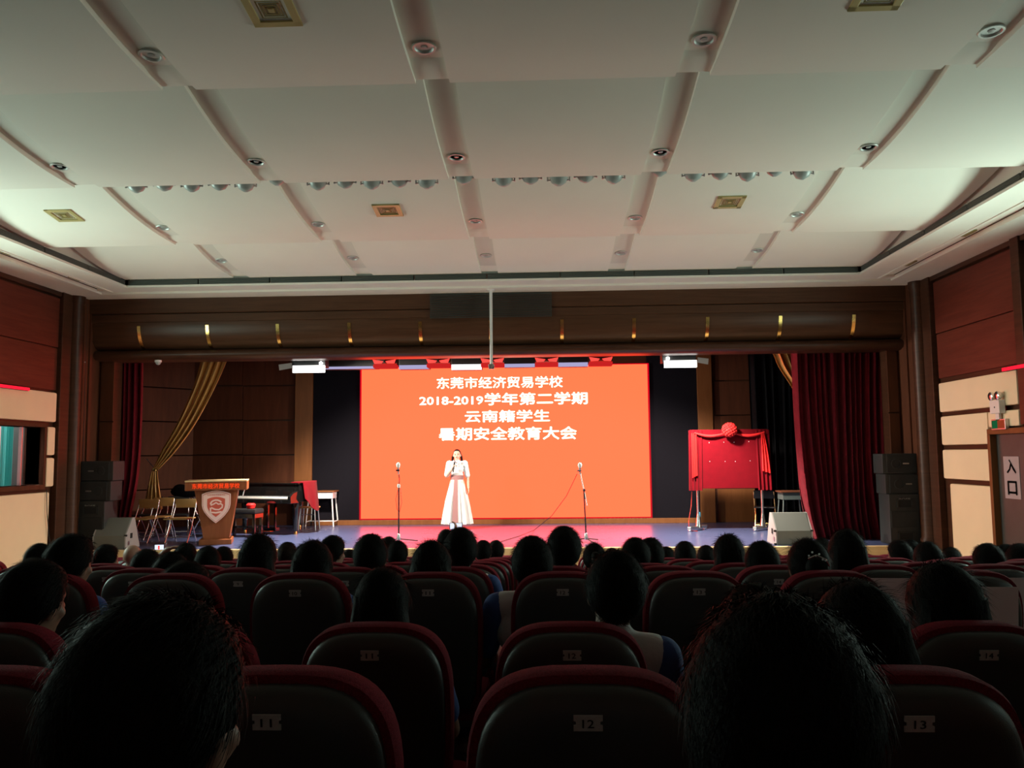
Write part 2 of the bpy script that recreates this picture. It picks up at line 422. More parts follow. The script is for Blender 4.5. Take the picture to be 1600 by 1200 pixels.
# ---- side walls
def wall_slab(s, openings):
    m = MB(); x0, x1 = ((XL-0.25, XL) if s < 0 else (XR, XR+0.25))
    ys = sorted({YB, YP+0.6, *[q for o in openings for q in o[:2]]})
    for a, b in zip(ys, ys[1:]):
        ops = sorted([o for o in openings if o[0] <= a+1e-4 and o[1] >= b-1e-4], key=lambda o: o[2])
        z = -0.3
        for o in ops:
            if o[2] > z: m.box(x0, x1, a, b, z, o[2])
            z = o[3]
        m.box(x0, x1, a, b, z, 5.8)
    return m
BW = (10.3, 12.06, 2.02, 2.88)                    # control booth window (left)
DR = (9.95, 10.92, 0.15, 2.60)                    # entrance door (right)
wl = struct(wall_slab(-1, [BW]+[(a, b, WZ0, WZ1) for s, a, b in ASSUMED_WIN if s < 0]).build('wall_left', 'dark_wood'))
wr = struct(wall_slab(1, [DR]+[(a, b, WZ0, WZ1) for s, a, b in ASSUMED_WIN if s > 0]).build('wall_right', 'dark_wood'))
def side_panel(s, y0, y1, z0, z1, material, name, th=0.05, bev=0.012):
    a, b = (XL-0.01, XL+th) if s < 0 else (XR-th, XR+0.01)
    return MB().box(a, b, y0, y1, z0, z1, bev).build(name, material, wl if s < 0 else wr, material == 'cream')
for s, segs in ((-1, [(10.22, 12.40), (6.5, 10.0), (5.2, 6.2), (1.5, 5.0), (-3.1, 1.2)]), (1, [(10.28, 12.33), (6.1, 9.3), (4.7, 5.8), (1.3, 4.5), (-3.1, 1.0)])):
    for k, (a, b) in enumerate(segs):
        side_panel(s, a, b, 4.13, 4.90, 'wall_wood', 'wood_panel', 0.04, 0.006)
        if k == 0: side_panel(s, a, b, 3.46, 4.115, 'wall_wood', 'wood_panel', 0.03, 0.006)
        elif k in (1, 3):
            side_panel(s, a, b, 0.9, 2.05, 'wall_wood', 'wood_panel', 0.03, 0.006)
        else:
            for z0, z1 in ((3.46, 4.115),): side_panel(s, a, b, z0, z1, 'wall_wood', 'wood_panel', 0.03, 0.006)
            for z0, z1 in ((2.95, 3.40), (2.46, 2.90), (1.98, 2.41), (1.1, 1.92)): side_panel(s, a, b, z0, z1, 'cream', 'cream_panel', 0.07, 0.03)
    # crown moulding under the soffit
    a, b = (XL, XL+0.07) if s < 0 else (XR-0.07, XR)
    MB().box(a, b, YB, 12.5, 4.93, 5.0, 0.01).build('crown_moulding', 'dark_wood', wl if s < 0 else wr)
# left: cream acoustic panels about the booth window
for y0, y1, z0, z1 in ((10.22, 12.34, 2.965, 3.42), (12.14, 12.335, 2.46, 2.89), (12.14, 12.335, 1.985, 2.42), (10.22, 12.24, 0.55, 1.905)):
    side_panel(-1, y0, y1, z0, z1, 'cream', 'cream_panel', 0.07, 0.03)
# right
for y0, y1, z0, z1 in ((10.28, 12.28, 2.955, 3.385), (11.0, 12.27, 2.475, 2.895), (10.28, 10.985, 2.69, 2.895), (11.0, 12.27, 1.99, 2.41), (11.0, 12.10, 0.45, 1.925)):
    side_panel(1, y0, y1, z0, z1, 'cream', 'cream_panel', 0.07, 0.03)
side_panel(1, 10.02, 10.2, 2.7, 5.0, 'dark_wood', 'pilaster', 0.10, 0.01)
side_panel(-1, 10.02, 10.2, 0.5, 5.0, 'dark_wood', 'pilaster', 0.10, 0.01)
# booth window: frame, pane, booth behind
w1 = thing('window_1', 'wood-framed control booth window in the left wall with turquoise curtain behind', 'window', (XL, 0, 0)); struct(w1); del w1['category']
fr = MB()
for a, b, z0, z1 in ((BW[0]-0.02, BW[1]+0.06, BW[3], BW[3]+0.06), (BW[0]-0.02, BW[1]+0.06, BW[2]-0.07, BW[2]), (BW[1], BW[1]+0.06, BW[2], BW[3]), (BW[0]-0.06, BW[0], BW[2]-0.07, BW[3]+0.06)):
    fr.box(-0.22, 0.07, a, b, z0, z1, 0.008)
fr.build('window_frame', 'stage_wood', w1)
MB().box(-0.12, -0.114, BW[0], BW[1], BW[2], BW[3]).build('pane', 'glass', w1)
MB().box(-0.15, -0.10, 11.78, 11.80, BW[2], BW[3]).build('mullion', 'steel', w1)
bo = MB(); bo.box(-10.3, -10.2, 9.2, 13.2, 0.5, 4.2); bo.box(-10.3, XL-0.26, 9.1, 9.2, 0.5, 4.2); bo.box(-10.3, XL-0.26, 13.2, 13.3, 0.5, 4.2); bo.box(-10.3, XL-0.26, 9.1, 13.3, 4.2, 4.3); bo.box(-10.3, XL-0.26, 9.1, 13.3, 0.9, 1.0)
struct(bo.build('wall_booth', 'booth_pink'))
def wavy(x0, y0, x1, y1, z0, z1, n, amp, material, name, parent=None):
    d = Vector((x1-x0, y1-y0, 0)); L = d.length; nn = Vector((-d.y, d.x, 0))/L
    def fn(u, v): p = Vector((x0, y0, z1+(z0-z1)*v))+d*u+nn*(amp*math.sin(u*n*2*PI)+0.4*amp*math.sin(u*n*4.7*PI+v)); return p
    return MB().grid(fn, n*10, 6, nn*0.012).build(name, material, parent, True)
tag(wavy(-8.86, 13.06, -8.60, 13.06, 1.0, 3.6, 5, 0.02, 'curtain_cyan', 'booth_curtain'), 'turquoise curtain hanging inside the control booth behind the left window', 'curtain')
tag(MB().box(-8.60, -8.0, 12.98, 13.06, 1.0, 3.4, 0.01).box(-8.36, -8.33, 12.96, 12.99, 1.0, 3.4).build('booth_partition', 'booth_dark'), 'dark partition panel inside the control booth behind the left window', 'partition')
l = bpy.data.lights.new('booth_lamp', 'POINT'); l.energy = 70; l.color = (0.95, 1, 0.98); l.shadow_soft_size = 0.15
o = bpy.data.objects.new('booth_lamp', l); COL.objects.link(o); o.location = (-9.2, 11.6, 3.7)
# frames and panes of the assumed side-wall windows, added out of view
for k, (s, a, b) in enumerate(ASSUMED_WIN):
    x = XL if s < 0 else XR
    w = bpy.data.objects.new('window_%d' % (k+2), None); COL.objects.link(w); w.location = (x, 0, 0); struct(w)
    f = MB(); u, v = sorted((s*0.24, -s*0.03))
    for c0, c1, z0, z1 in ((a, b, WZ1-0.06, WZ1), (a, b, WZ0, WZ0+0.06), (a, a+0.06, WZ0, WZ1), (b-0.06, b, WZ0, WZ1), ((a+b)/2-0.03, (a+b)/2+0.03, WZ0, WZ1)):
        f.box(u, v, c0, c1, z0, z1)
    f.build('window_frame', 'stage_wood', w)
    for c0, c1 in ((a, (a+b)/2), ((a+b)/2, b)):
        u, v = sorted((s*0.20, s*0.206)); MB().box(u, v, c0, c1, WZ0, WZ1).build('pane', 'glass', w)
# entrance door with its paper sign
dr = bpy.data.objects.new('door_1', None); COL.objects.link(dr); dr.location = (XR, 0, 0); struct(dr, 'dark door in the right wall with a paper sign')
f = MB()
for a, b, z0, z1 in ((DR[0]-0.07, DR[1]+0.07, DR[3], DR[3]+0.07), (DR[1], DR[1]+0.07, DR[2], DR[3]), (DR[0]-0.07, DR[0], DR[2], DR[3])): f.box(-0.09, 0.2, a, b, z0, z1, 0.006)
f.build('door_frame', 'orange_wood', dr)
MB().box(-0.01, 0.05, DR[0], DR[1], DR[2], DR[3], 0.004).build('door_leaf', 'door_dark', dr)
MB().box(-0.02, 0.0, 10.05, 10.10, 1.05, 1.25, 0.004).tube([(-0.02, 10.075, 1.16), (-0.07, 10.075, 1.16), (-0.07, 10.19, 1.16)], 0.01).build('door_handle', 'steel', dr)
dsg = MB().box(-0.016, -0.0105, 10.43, 10.775, 1.785, 2.315).build('notice_sheet', 'sign_paper'); dsg.location.x = XR
tag(dsg, 'grey paper notice with two large black characters on the dark door', 'sign')
for ch, zc in (('入', 2.19), ('口', 1.92)):
    t = text_mb(ch, 0.21, 0.18, 0.03).xf(Matrix.Rotation(-PI/2, 4, 'Z')).build('character', 'ink', dsg); t.location = (-0.0175, 10.60, zc)
# rear wall
struct(MB().box(XL-0.3, XR+0.3, YB-0.3, YB, 0, 5.8).build('wall_back', 'rear_wall'))

# ---- proscenium
zp = lambda py, Y=13.0: P(770, py, Y).z
ZH = zp(557, 13.35)                                # underside of the header
wf = MB(); wf.box(XL-0.3, XR+0.3, 13.42, 13.60, ZH+0.02, 5.8)
wf.box(XL-0.3, XL+0.42, 13.36, 13.60, 0, 5.6); wf.box(XR-0.36, XR+0.3, 13.36, 13.60, 0, 5.6)
wf.box(XL-0.3, XR+0.3, 13.0, 13.5, 5.0, 5.6)
wf = struct(wf.build('wall_front', 'dark_wood'))
z_a, z_b, z_c, z_d = 5.0, zp(481), zp(494), zp(539, 13.3)
MB().prism([(12.985, z_a), (12.985, z_b+0.012), (13.01, z_b), (13.45, z_b), (13.45, z_a)], 'x', XL, XR).build('header_trim', 'dark_wood_h', wf)
MB().prism([(13.005, z_b-0.012), (13.005, z_c), (13.05, z_c-0.01), (13.45, z_c-0.01), (13.45, z_b-0.012)], 'x', XL, XR).build('header_trim', 'dark_wood_h', wf)
def cove(t): a = t*PI/2; return 13.03+0.27*(1-math.cos(a)), z_c+(z_d-z_c)*math.sin(a*0.98)
pr = [cove(k/14) for k in range(15)]
MB().prism(pr+[(13.46, z_d), (13.46, z_c)], 'x', XL, XR).build('header_cove', 'dark_wood_h', wf, True)
zm, rr = (z_d+ZH)/2, (z_d-ZH)/2
MB().prism([(13.30-0.16*math.sin(PI*k/12), z_d-0.004-(z_d-ZH-0.004)*(1-math.cos(PI*k/12))/2) for k in range(13)]+[(13.55, ZH), (13.55, z_d)], 'x', XL, XR).build('header_beam', 'dark_wood', wf, True)
for px in (222, 328, 437, 548, 658, 767, 878, 990, 1104, 1217, 1331):
    x = P(px, 520, 13.15).x; m = MB(); pts = [cove(k/10) for k in range(1, 10)]
    m.prism([(y-0.012, z) for y, z in pts]+[(y+0.004, z-0.002) for y, z in reversed(pts)], 'x', x-0.027, x+0.027)
    m.build('brass_inlay', 'brass', wf, True)
# louvred grille in the middle of the header
a, b = P(672, 480, 12.97).x, P(862, 480, 12.97).x
gb = MB().box(a, b, 12.968, 12.99, zp(496), 4.985).build('louver_panel', 'grille_dark', wf)
s_ = MB()
for k in range(12):
    z = zp(496)+0.01+k*(4.97-zp(496))/12; s_.box(a+0.01, b-0.01, 12.952, 12.97, z, z+0.010)
stuff(s_.build('louver_slats', 'dark_wood', gb))
# corner columns
for s in (-1, 1):
    x = XL if s < 0 else XR
    MB().box(min(x, x-s*0.10), max(x, x-s*0.10), 12.36, 12.62, 0.2, 5.0, 0.012).build('pilaster', 'dark_wood', wf)
    MB().box(min(x, x-s*0.16), max(x, x-s*0.16), 12.86, 13.38, 0.2, 5.0, 0.012).build('pilaster', 'stage_wood', wf)
    MB().lathe([(0.145, ZS+0.02), (0.145, ZS+0.1), (0.12, ZS+0.13), (0.12, 4.86), (0.14, 4.9), (0.14, 5.0)], (x-s*0.08, 12.74, 0), 20).build('column', 'dark_wood', wf, True)
    u, v = sorted((x-s*0.16, x-s*0.19)); MB().box(u, v, 13.0, 13.06, 0.2, 5.0, 0.006).build('moulding', 'stage_wood', wf)
    u, v = sorted((x-s*0.20, x-s*(0.42 if s < 0 else 0.36)))
    for z0, z1 in ((ZS, 2.0), (2.02, 3.0), (3.02, ZH)):
        MB().box(u, v, 13.33, 13.37, z0, z1, 0.004).build('wood_panel', 'stage_wood', wf)

# ---- stage
st = MB().box(XL-2.4, XR+2.4, YS+0.02, YBK+0.4, ZS-0.15, ZS)
sf = struct(st.build('floor_stage', 'stage_floor'))
n_p = 9; step = (XR-XL)/n_p
for k in range(n_p):
    MB().box(XL+k*step+0.004, XL+(k+1)*step-0.004, YS+0.06, YS+0.10, -0.02, ZS-0.15).build('fascia_panel', 'nosing_wood', sf)
MB().box(XL, XR, YS-0.03, YS+0.08, ZS-0.15, ZS+0.004, 0.015).build('stage_nosing', 'nosing_wood', sf)
MB().box(5.55, XR, 12.3, YS, 0.0, ZS-0.04, 0.02).build('stage_block', 'nosing_wood', sf)
# back wall of the stage with wooden panels
wb = struct(MB().box(XL-2.4, XR+2.4, YBK, YBK+0.25, 0.9, 5.6).build('wall_stage', 'dark_wood'))
pb = lambda px, py: P(px, py, YBK)
def back_panel(px0, px1, py0, py1, material, name, th=0.05):
    a, b = pb((px0+px1)/2, py1), pb((px0+px1)/2, py0); x0 = pb(px0, (py0+py1)/2).x; x1 = pb(px1, (py0+py1)/2).x
    return MB().box(x0, x1, YBK-th, YBK+0.01, max(a.z, ZS), b.z, 0.006).build(name, material, wb)
for py0, py1 in ((540, 602), (604, 656), (658, 710), (712, 762), (764, 830)):
    back_panel(300, 380, py0, py1, 'stage_wood', 'wood_panel'); back_panel(381, 462, py0, py1, 'stage_wood', 'wood_panel')
for py0, py1 in ((530, 594), (596, 648), (650, 704), (706, 757)):
    back_panel(1116, 1178, py0, py1, 'stage_wood', 'wood_panel'); back_panel(1180, 1250, py0, py1, 'stage_wood', 'wood_panel')
back_panel(1122, 1185, 764, 830, 'orange_wood', 'wood_panel', 0.03)
back_panel(463, 490, 530, 830, 'orange_wood', 'pilaster', 0.12); back_panel(1090, 1113, 530, 830, 'orange_wood', 'pilaster', 0.12)
back_panel(490, 566, 530, 813, 'dark_panel', 'acoustic_panel', 0.07); back_panel(1012, 1090, 530, 811, 'dark_panel', 'acoustic_panel', 0.07)
back_panel(490, 1090, 810.5, 830, 'orange_wood', 'skirting', 0.14)
# angled wing wall at stage left, in horizontal wooden boards
A = Vector((pb(300, 700).x, YBK-0.02, 0)); B = Vector((A.x-2.0, 14.6, 0)); dd = (B-A); Lw = dd.length; ang = math.atan2(dd.y, dd.x)
ww = bpy.data.objects.new('wall_wing', None); COL.objects.link(ww); ww.location = A; ww.rotation_euler.z = ang; struct(ww)
for z0, z1 in ((ZS, 1.75), (1.77, 2.44), (2.46, 3.14), (3.16, 3.84), (3.86, 5.2)):
    MB().box(0, Lw, 0, 0.06, z0, z1, 0.006).build('wood_panel', 'stage_wood', ww)
struct(MB().box(XL-2.45, XL-2.4, 13.4, YBK+0.3, 0.5, 5.6).build('wall_stage_left', 'dark_wood'))
struct(MB().box(XR+2.4, XR+2.45, 13.4, YBK+0.3, 0.5, 5.6).build('wall_stage_right', 'dark_wood'))
struct(MB().box(XL-2.45, XR+2.45, 13.4, YBK+0.3, 5.1, 5.3).build('ceiling_stage', 'black'))

# ================================================================ ceiling fittings
down = None
ROWN = ['nearest', 'second', 'third', 'farthest']; COLN = ['far left', 'left', 'middle', 'right', 'far right']
def downlight(x, y, label):
    global down
    z = ceil_z(y)+0.045
    if down is None:
        t = thing('ceiling_downlight', label, 'downlight', (x, y, z), 0, 'recessed lamps in the ceiling slots')
        MB().lathe([(0.062, 0.0), (0.082, 0.0), (0.085, -0.006), (0.08, -0.012), (0.066, -0.012), (0.058, 0.0)], n=24).build('trim_ring', 'ring_silver', t, True)
        MB().lathe([(0.03, 0.05), (0.05, 0.03), (0.064, -0.004), (0.06, -0.004), (0.045, 0.03), (0.026, 0.048)], n=20).build('reflector', 'ring_silver', t, True)
        MB().lathe([(0.001, -0.006), (0.022, -0.004), (0.030, 0.01), (0.026, 0.03), (0.001, 0.04)], n=14).build('bulb', 'lamp_glass', t, True)
        down = t
    else:
        t = copy_tree(down); t.location = (x, y, z); t['label'] = label
    t.rotation_euler.x = math.atan2(ceil_z(y+0.02)-ceil_z(y-0.02), 0.04)
for i, y in enumerate((5.33, 7.40, 9.52, 11.31)):
    for k, x in enumerate(SLOTX):
        if i == 0 and k == 0: continue
        downlight(x, y, 'round recessed ceiling lamp in the %s slot of the %s ceiling band' % (COLN[k], ROWN[i]))
# row of tilting spot lamps behind the second ceiling step
ONES = 'zero one two three four five six seven eight nine ten eleven twelve thirteen fourteen fifteen sixteen seventeen eighteen nineteen twenty'.split()
ORDS = 'zeroth first second third fourth fifth sixth seventh eighth ninth tenth eleventh twelfth thirteenth fourteenth fifteenth sixteenth seventeenth eighteenth nineteenth twentieth twenty-first twenty-second twenty-third'.split()
def ordn(n): return ORDS[n]
spot = None
for n, (px, py) in enumerate([(213, 301), (256, 298), (300, 300), (342, 297), (384, 300), (497, 297), (539, 294), (581, 296), (624, 292), (667, 295), (725, 287),
               (787, 291), (829, 288), (873, 291), (915, 285), (959, 287), (1030, 276), (1083, 284), (1125, 281), (1168, 283), (1210, 276), (1254, 280), (433, 290)]):
    p = P(px, py, 8.02); lab = 'silver tilting spot lamp under the ceiling step, %s from the left in its row' % ordn(1+sum(q < px for q in (213, 256, 300, 342, 384, 433, 497, 539, 581, 624, 667, 725, 787, 829, 873, 915, 959, 1030, 1083, 1125, 1168, 1210, 1254)))
    if spot is None:
        t = thing('spot_lamp', lab, 'spot lamp', p, 0, 'spot lamps behind the ceiling step')
        MB().lathe([(0.02, 0.0), (0.07, 0.03), (0.098, 0.085), (0.093, 0.09), (0.03, 0.06)], n=8).build('lamp_bowl', 'lamp_glass', t, True)
        MB().tube([(-0.11, 0, 0.05), (-0.11, 0.0, 0.28)], 0.008).tube([(0.11, 0, 0.05), (0.11, 0, 0.28)], 0.008).tube([(-0.11, 0, 0.06), (0.11, 0, 0.06)], 0.006).build('yoke', 'steel', t)
        MB().box(-0.115, 0.115, -0.03, 0.03, 0.27, 0.33, 0.004).build('mounting_plate', 'black', t)
        spot = t
    else: t = copy_tree(spot); t.location = p; t['label'] = lab
    t.rotation_euler.x = random.uniform(-0.1, 0.25)
# square gold air diffusers
dif = None
for px, py, lab in ((101, 336, 'square gold air diffuser near the left cornice'), (606, 328, 'square gold air diffuser left of the ceiling middle, before the stage'),
                    (1140, 315, 'square gold air diffuser on the right half, before the stage'), (424, 14, 'square gold air diffuser at the top edge, upper left'),
                    (1378, -12, 'square gold air diffuser cut by the top edge, upper right')):
    p = ceil_hit(px, py)
    if dif is None:
        t = thing('air_diffuser', lab, 'air vent', p, 0, 'square gold ceiling diffusers')
        f = MB()
        for q in range(4):
            a = q*PI/2; mm_ = MB().box(-0.155, 0.155, 0.105, 0.155, -0.016, 0.004, 0.003).xf(Matrix.Rotation(a, 4, 'Z')); f.add(mm_.v, mm_.f)
        f.build('frame', 'gold_frame', t)
        MB().box(-0.11, 0.11, -0.11, 0.11, 0.002, 0.006).build('duct', 'grille_dark', t)
        for q in range(4):
            s_ = MB()
            for k in range(5):
                w = 0.10-k*0.018; s_.box(-w, w, w-0.010, w, -0.004-0.0015*k, 0.001)
            stuff(s_.xf(Matrix.Rotation(q*PI/2, 4, 'Z')).build('vanes', 'gold_vane', t))
        MB().box(-0.018, 0.018, -0.018, 0.018, -0.014, 0.0, 0.003).build('centre_cap', 'gold_frame', t)
        dif = t
    else: t = copy_tree(dif); t.location = p; t['label'] = lab
    t.rotation_euler.x = math.atan2(ceil_z(p.y+0.03)-ceil_z(p.y-0.03), 0.06)
# hanging pole, dome camera, side rod, wall LED bars
a = P(767, 462, 12.75); b = P(770, 572, 12.75)
t = thing('hanging_pole', 'pale metal pole hanging from the cornice in front of the stage header', 'pole', (a.x, 12.75, 0))
MB().tube([(0, 0, 5.01), (0, 0, b.z)], 0.024, 10).build('pole', 'white_paint', t, True)
MB().lathe([(0.06, 5.005), (0.06, 4.99), (0.03, 4.97)], n=14).build('ceiling_flange', 'white_paint', t, True)
MB().box(-0.045, 0.045, -0.03, 0.03, b.z-0.05, b.z+0.03, 0.005).build('bracket', 'steel', t)
p = P(247, 570, 13.2)
t = thing('dome_camera', 'small white dome camera under the stage header at left', 'camera', (p.x, 13.2, ZH))
MB().lathe([(0.055, 0.0), (0.055, -0.03), (0.048, -0.035)], n=16).build('housing', 'white_paint', t, True)
MB().ell((0, 0, -0.035), (0.044, 0.044, 0.044), 14, 8).build('dome', 'lamp_glass', t, True)
a = P(120, 577, 12.9); b = P(133, 565, 12.9)
tag(MB().tube([a, b], 0.012).build('metal_rod', 'steel'), 'short slanting metal rod beside the left column', 'rod')
tag(MB().tube([P(137, 474, 12.93), P(134, 560, 12.93), P(130, 700, 12.93), P(129, 840, 12.96)], 0.005).build('hanging_wire', 'cable_black'), 'thin wire hanging down the left wing wall', 'wire')
tag(MB().tube([P(1420, 452, 12.95), P(1424, 520, 12.95), P(1434, 600, 12.95), P(1442, 700, 12.95), P(1446, 840, 12.97)], 0.005).build('hanging_wire', 'cable_black'), 'thin wire hanging down beside the right column', 'wire')
for s, y0, y1, z, lab in ((-1, 10.3, 11.58, 3.415, 'red glowing LED bar on the left wall above the cream panel'), (1, 9.4, 10.50, 3.405, 'red glowing LED bar on the right wall above the cream panel')):
    x = XL if s < 0 else XR; t = thing('led_bar', lab, 'LED bar', (x, 0, z))
    u, v = sorted((0.0, -s*0.10)); MB().box(u, v, y0, y1, -0.025, 0.025, 0.004).build('housing', 'black', t)
    u, v = sorted((-s*0.10, -s*0.115)); MB().box(u, v, y0+0.01, y1-0.005, -0.02, 0.02).build('led_face', 'led_red', t)
    MB().box(min(-s*0.03, -s*0.115), max(-s*0.03, -s*0.115), y1-0.005, y1+0.002, -0.02, 0.02).build('end_face', 'led_red', t)
# emergency light and exit sign over the door
t = thing('emergency_light', 'white twin-head emergency light above the door', 'emergency light', (XR-0.07, 10.66, 2.86))
MB().box(-0.08, 0, -0.11, 0.11, 0.0, 0.17, 0.008).build('case', 'white_paint', t)
MB().box(-0.084, -0.08, -0.015, 0.0, 0.07, 0.09).build('indicator', 'ink', t)
for dy in (-0.07, 0.08):
    MB().lathe([(0.02, 0.05), (0.045, 0.02), (0.055, -0.03), (0.05, -0.035)], (-0.05, dy, 0.225), 14, 'x').build('lamp_head', 'chrome', t, True)
MB().box(-0.05, -0.02, -0.04, 0.04, -0.10, 0.0).build('bracket', 'white_paint', t)
t = thing('exit_sign', 'small lit exit sign below the emergency light by the door', 'exit sign', (XR-0.07, 10.66, 2.655))
MB().box(-0.05, 0, -0.17, 0.15, 0, 0.135, 0.005).build('case', 'steel', t)
MB().box(-0.053, -0.05, 0.0, 0.135, 0.015, 0.12).build('green_half', 'exit_green', t)
MB().box(-0.053, -0.05, -0.155, 0.0, 0.015, 0.12).build('red_half', 'exit_red', t)
tag(MB().tube([(XL+0.09, 12.12, 1.95), (XL+0.10, 12.14, 1.6), (XL+0.10, 12.20, 1.3), (XL+0.10, 12.24, 1.15)], 0.006).build('wall_cable', 'cable_black'), 'loose black cable hanging below the left booth window', 'cable')

# ================================================================ stage lighting under the header
YL = 14.1
def bar_x(px, py=570): return P(px, py, YL).x
zb = P(770, 562, YL).z+0.13
t = thing('lighting_bar', 'dark horizontal lighting bar above the stage behind the header', 'bar', (0, YL, zb))
MB().tube([(bar_x(430), 0, 0.03), (bar_x(1110), 0, 0.03)], 0.025, 10).build('pipe', 'black', t)
for px in (520, 775, 1000): MB().tube([(bar_x(px), 0, 0.03), (bar_x(px), 0, 1.0)], 0.012).build('hanger', 'black', t)
def flood(px0, px1, py0, py1, pxb, lab):
    c = P((px0+px1)/2, (py0+py1)/2, YL-0.12); w = (P(px1, py0, YL-0.12).x-P(px0, py0, YL-0.12).x)/2; h = (P(px0, py0, YL-0.12).z-P(px0, py1, YL-0.12).z)
    t = thing('flood_light', lab, 'stage light', (c.x, YL-0.12, c.z))
    MB().box(-w*1.1, w, 0.05, 0.3, h*0.3, h*0.5+0.14, 0.01).build('housing', 'black', t)
    MB().box(-w, w, 0.0, 0.05, -h/2, h/2, 0.005).build('light_panel', 'flood_white', t)
    for q in (-1, 1): MB().tube([(q*w*0.7, 0.15, h*0.5+0.1), (q*w*0.7, 0.15, 5.11-c.z)], 0.010, 6).build('hanger', 'black', t)
    sg = -1 if pxb < px0 else 1
    d = P(pxb, (py0+py1)/2, YL-0.12).x-c.x
    MB().add([(sg*w*1.05, 0, 0.02), (sg*w*1.05, 0, h*0.9), (d, -0.03, h*0.65), (d*0.97, -0.03, -0.02)], [(0, 1, 2, 3)]).add([(sg*w*1.05, 0.01, 0.02), (sg*w*1.05, 0.01, h*0.9), (d, -0.02, h*0.65), (d*0.97, -0.02, -0.02)], [(0, 1, 2, 3)]).build('barn_door', 'monitor_side', t)
    MB().ell((-sg*0+w*0.8*(-sg), -0.03, h*0.75), (0.03, 0.02, 0.03), 10, 6).build('lamp_end', 'flood_lamp', t)
    l = bpy.data.lights.new('flood_beam', 'SPOT'); l.energy = FLOOD; l.spot_size = math.radians(156); l.spot_blend = 0.5; l.shadow_soft_size = 0.12; l.color = (1, 0.88, 0.74)
    o = bpy.data.objects.new('flood_beam', l); COL.objects.link(o); o.location = (c.x, YL-0.12, c.z-0.10)
    o.rotation_euler = (Vector((c.x*0.6, 14.6, ZS))-Vector(o.location)).to_track_quat('-Z', 'Y').to_euler()
FLOOD = 1350
flood(457, 507, 571, 582, 436, 'white flood light glowing at the left end of the lighting bar')
flood(1038, 1089, 563, 574, 1107, 'white flood light glowing at the right end of the lighting bar')
par = None
for k, (px, py) in enumerate(((603, 566), (686, 565), (770, 564), (854, 563), (938, 562))):
    c = P(px, py, YL); lab = 'red glowing stage lamp, %s of five on the lighting bar' % ('leftmost', 'second from left', 'middle one', 'fourth from left', 'rightmost')[k]
    if par is None:
        t = thing('stage_lamp', lab, 'stage light', c, 0, 'red lamps on the lighting bar')
        MB().lathe([(0.10, 0.14), (0.15, 0.10), (0.19, 0.0), (0.19, -0.02)], (0, 0.05, 0), 12).build('lamp_body', 'black', t)
        for z, w in ((0.085, 0.17), (0.045, 0.155)):
            MB().box(-w, w, -0.14, -0.128, z-0.006, z+0.004).build('cooling_fin', 'par_red_dim', t)
        MB().prism([(-0.20, 0.03), (-0.02, 0.0), (-0.05, -0.035), (-0.17, -0.04)], 'y', -0.16, -0.14).build('lens', 'par_red', t)
        MB().prism([(0.20, 0.03), (0.02, 0.0), (0.05, -0.035), (0.17, -0.04)], 'y', -0.16, -0.14).build('lens', 'par_red', t)
        MB().box(-0.20, 0.20, -0.13, 0.1, -0.11, -0.045, 0.01).build('base', 'par_red_dim', t)
        par = t
    else: t = copy_tree(par); t.location = c; t['label'] = lab
for px0, px1, py0, py1, mt, lab in ((500, 590, 572, 577, 'strip_white', 'dim lavender strip light left of the red stage lamps'), (623, 671, 570, 577, 'strip_white', 'lavender strip light between the first two red stage lamps'),
        (705, 753, 569, 578, 'strip_bright', 'bright white strip light left of the middle red stage lamp'), (787, 836, 568, 574, 'strip_white', 'lavender strip light right of the middle red stage lamp'),
        (872, 919, 566, 573, 'strip_white', 'lavender strip light between the last two red stage lamps')):
    a = P(px0, py1, YL+0.4); b = P(px1, py0, YL+0.4)
    t = thing('strip_light', lab, 'strip light', ((a.x+b.x)/2, YL+0.4, a.z)); w = (b.x-a.x)/2; h = b.z-a.z
    MB().box(-w, w, 0.02, 0.2, 0, h+0.12, 0.01).build('housing', 'black', t)
    MB().box(-w*0.98, w*0.98, 0.0, 0.02, 0.0, h).build('diffuser', mt, t)
    for q in (-1, 1): MB().tube([(q*w*0.8, 0.1, h+0.10), (q*w*0.8, 0.1, 5.11-a.z)], 0.008, 6).build('hanger', 'black', t)

# ================================================================ LED wall
sx0, sx1, sz0, sz1 = -3.86, 2.195, 1.095, 4.28
a = P(564.5, 690, 17.08).x; b = P(1014, 690, 17.08).x; zt = P(790, 572, 17.08).z; z0 = P(790, 809, 17.08).z
t = thing('led_screen', 'large orange LED screen with white lettering at the back of the stage', 'screen', ((a+b)/2, 17.08, z0))
w = (b-a)/2; h = zt-z0
MB().box(-w-0.035, w+0.035, 0.004, 0.06, -0.025, h+0.02).build('frame', 'screen_edge', t)
MB().box(-w, w, 0.0, 0.05, 0, h).build('display', 'screen_orange', t)
def screen_line(s, px0, px1, py0, py1, bold):
    p = P((px0+px1)/2, (py0+py1)/2, 17.07); q0 = P(px0, (py0+py1)/2, 17.07); q1 = P(px1, (py0+py1)/2, 17.07)
    hh = P(px0, py0, 17.07).z-P(px0, py1, 17.07).z
    o = text_mb(s, q1.x-q0.x, hh, bold).build('lettering', 'screen_text', t); o.location = (p.x-(a+b)/2, -0.004, p.z-z0)
screen_line('东莞市经济贸易学校', 682, 879, 588.5, 606.5, 0.016)
screen_line('2018-2019', 655, 755, 619.5, 632.5, 0.022)
screen_line('学年第二学期', 757, 918, 613, 632.5, 0.022)
screen_line('云南籍学生', 726, 859, 640.5, 659.5, 0.020)
screen_line('暑期安全教育大会', 685, 901, 667, 687.5, 0.022)

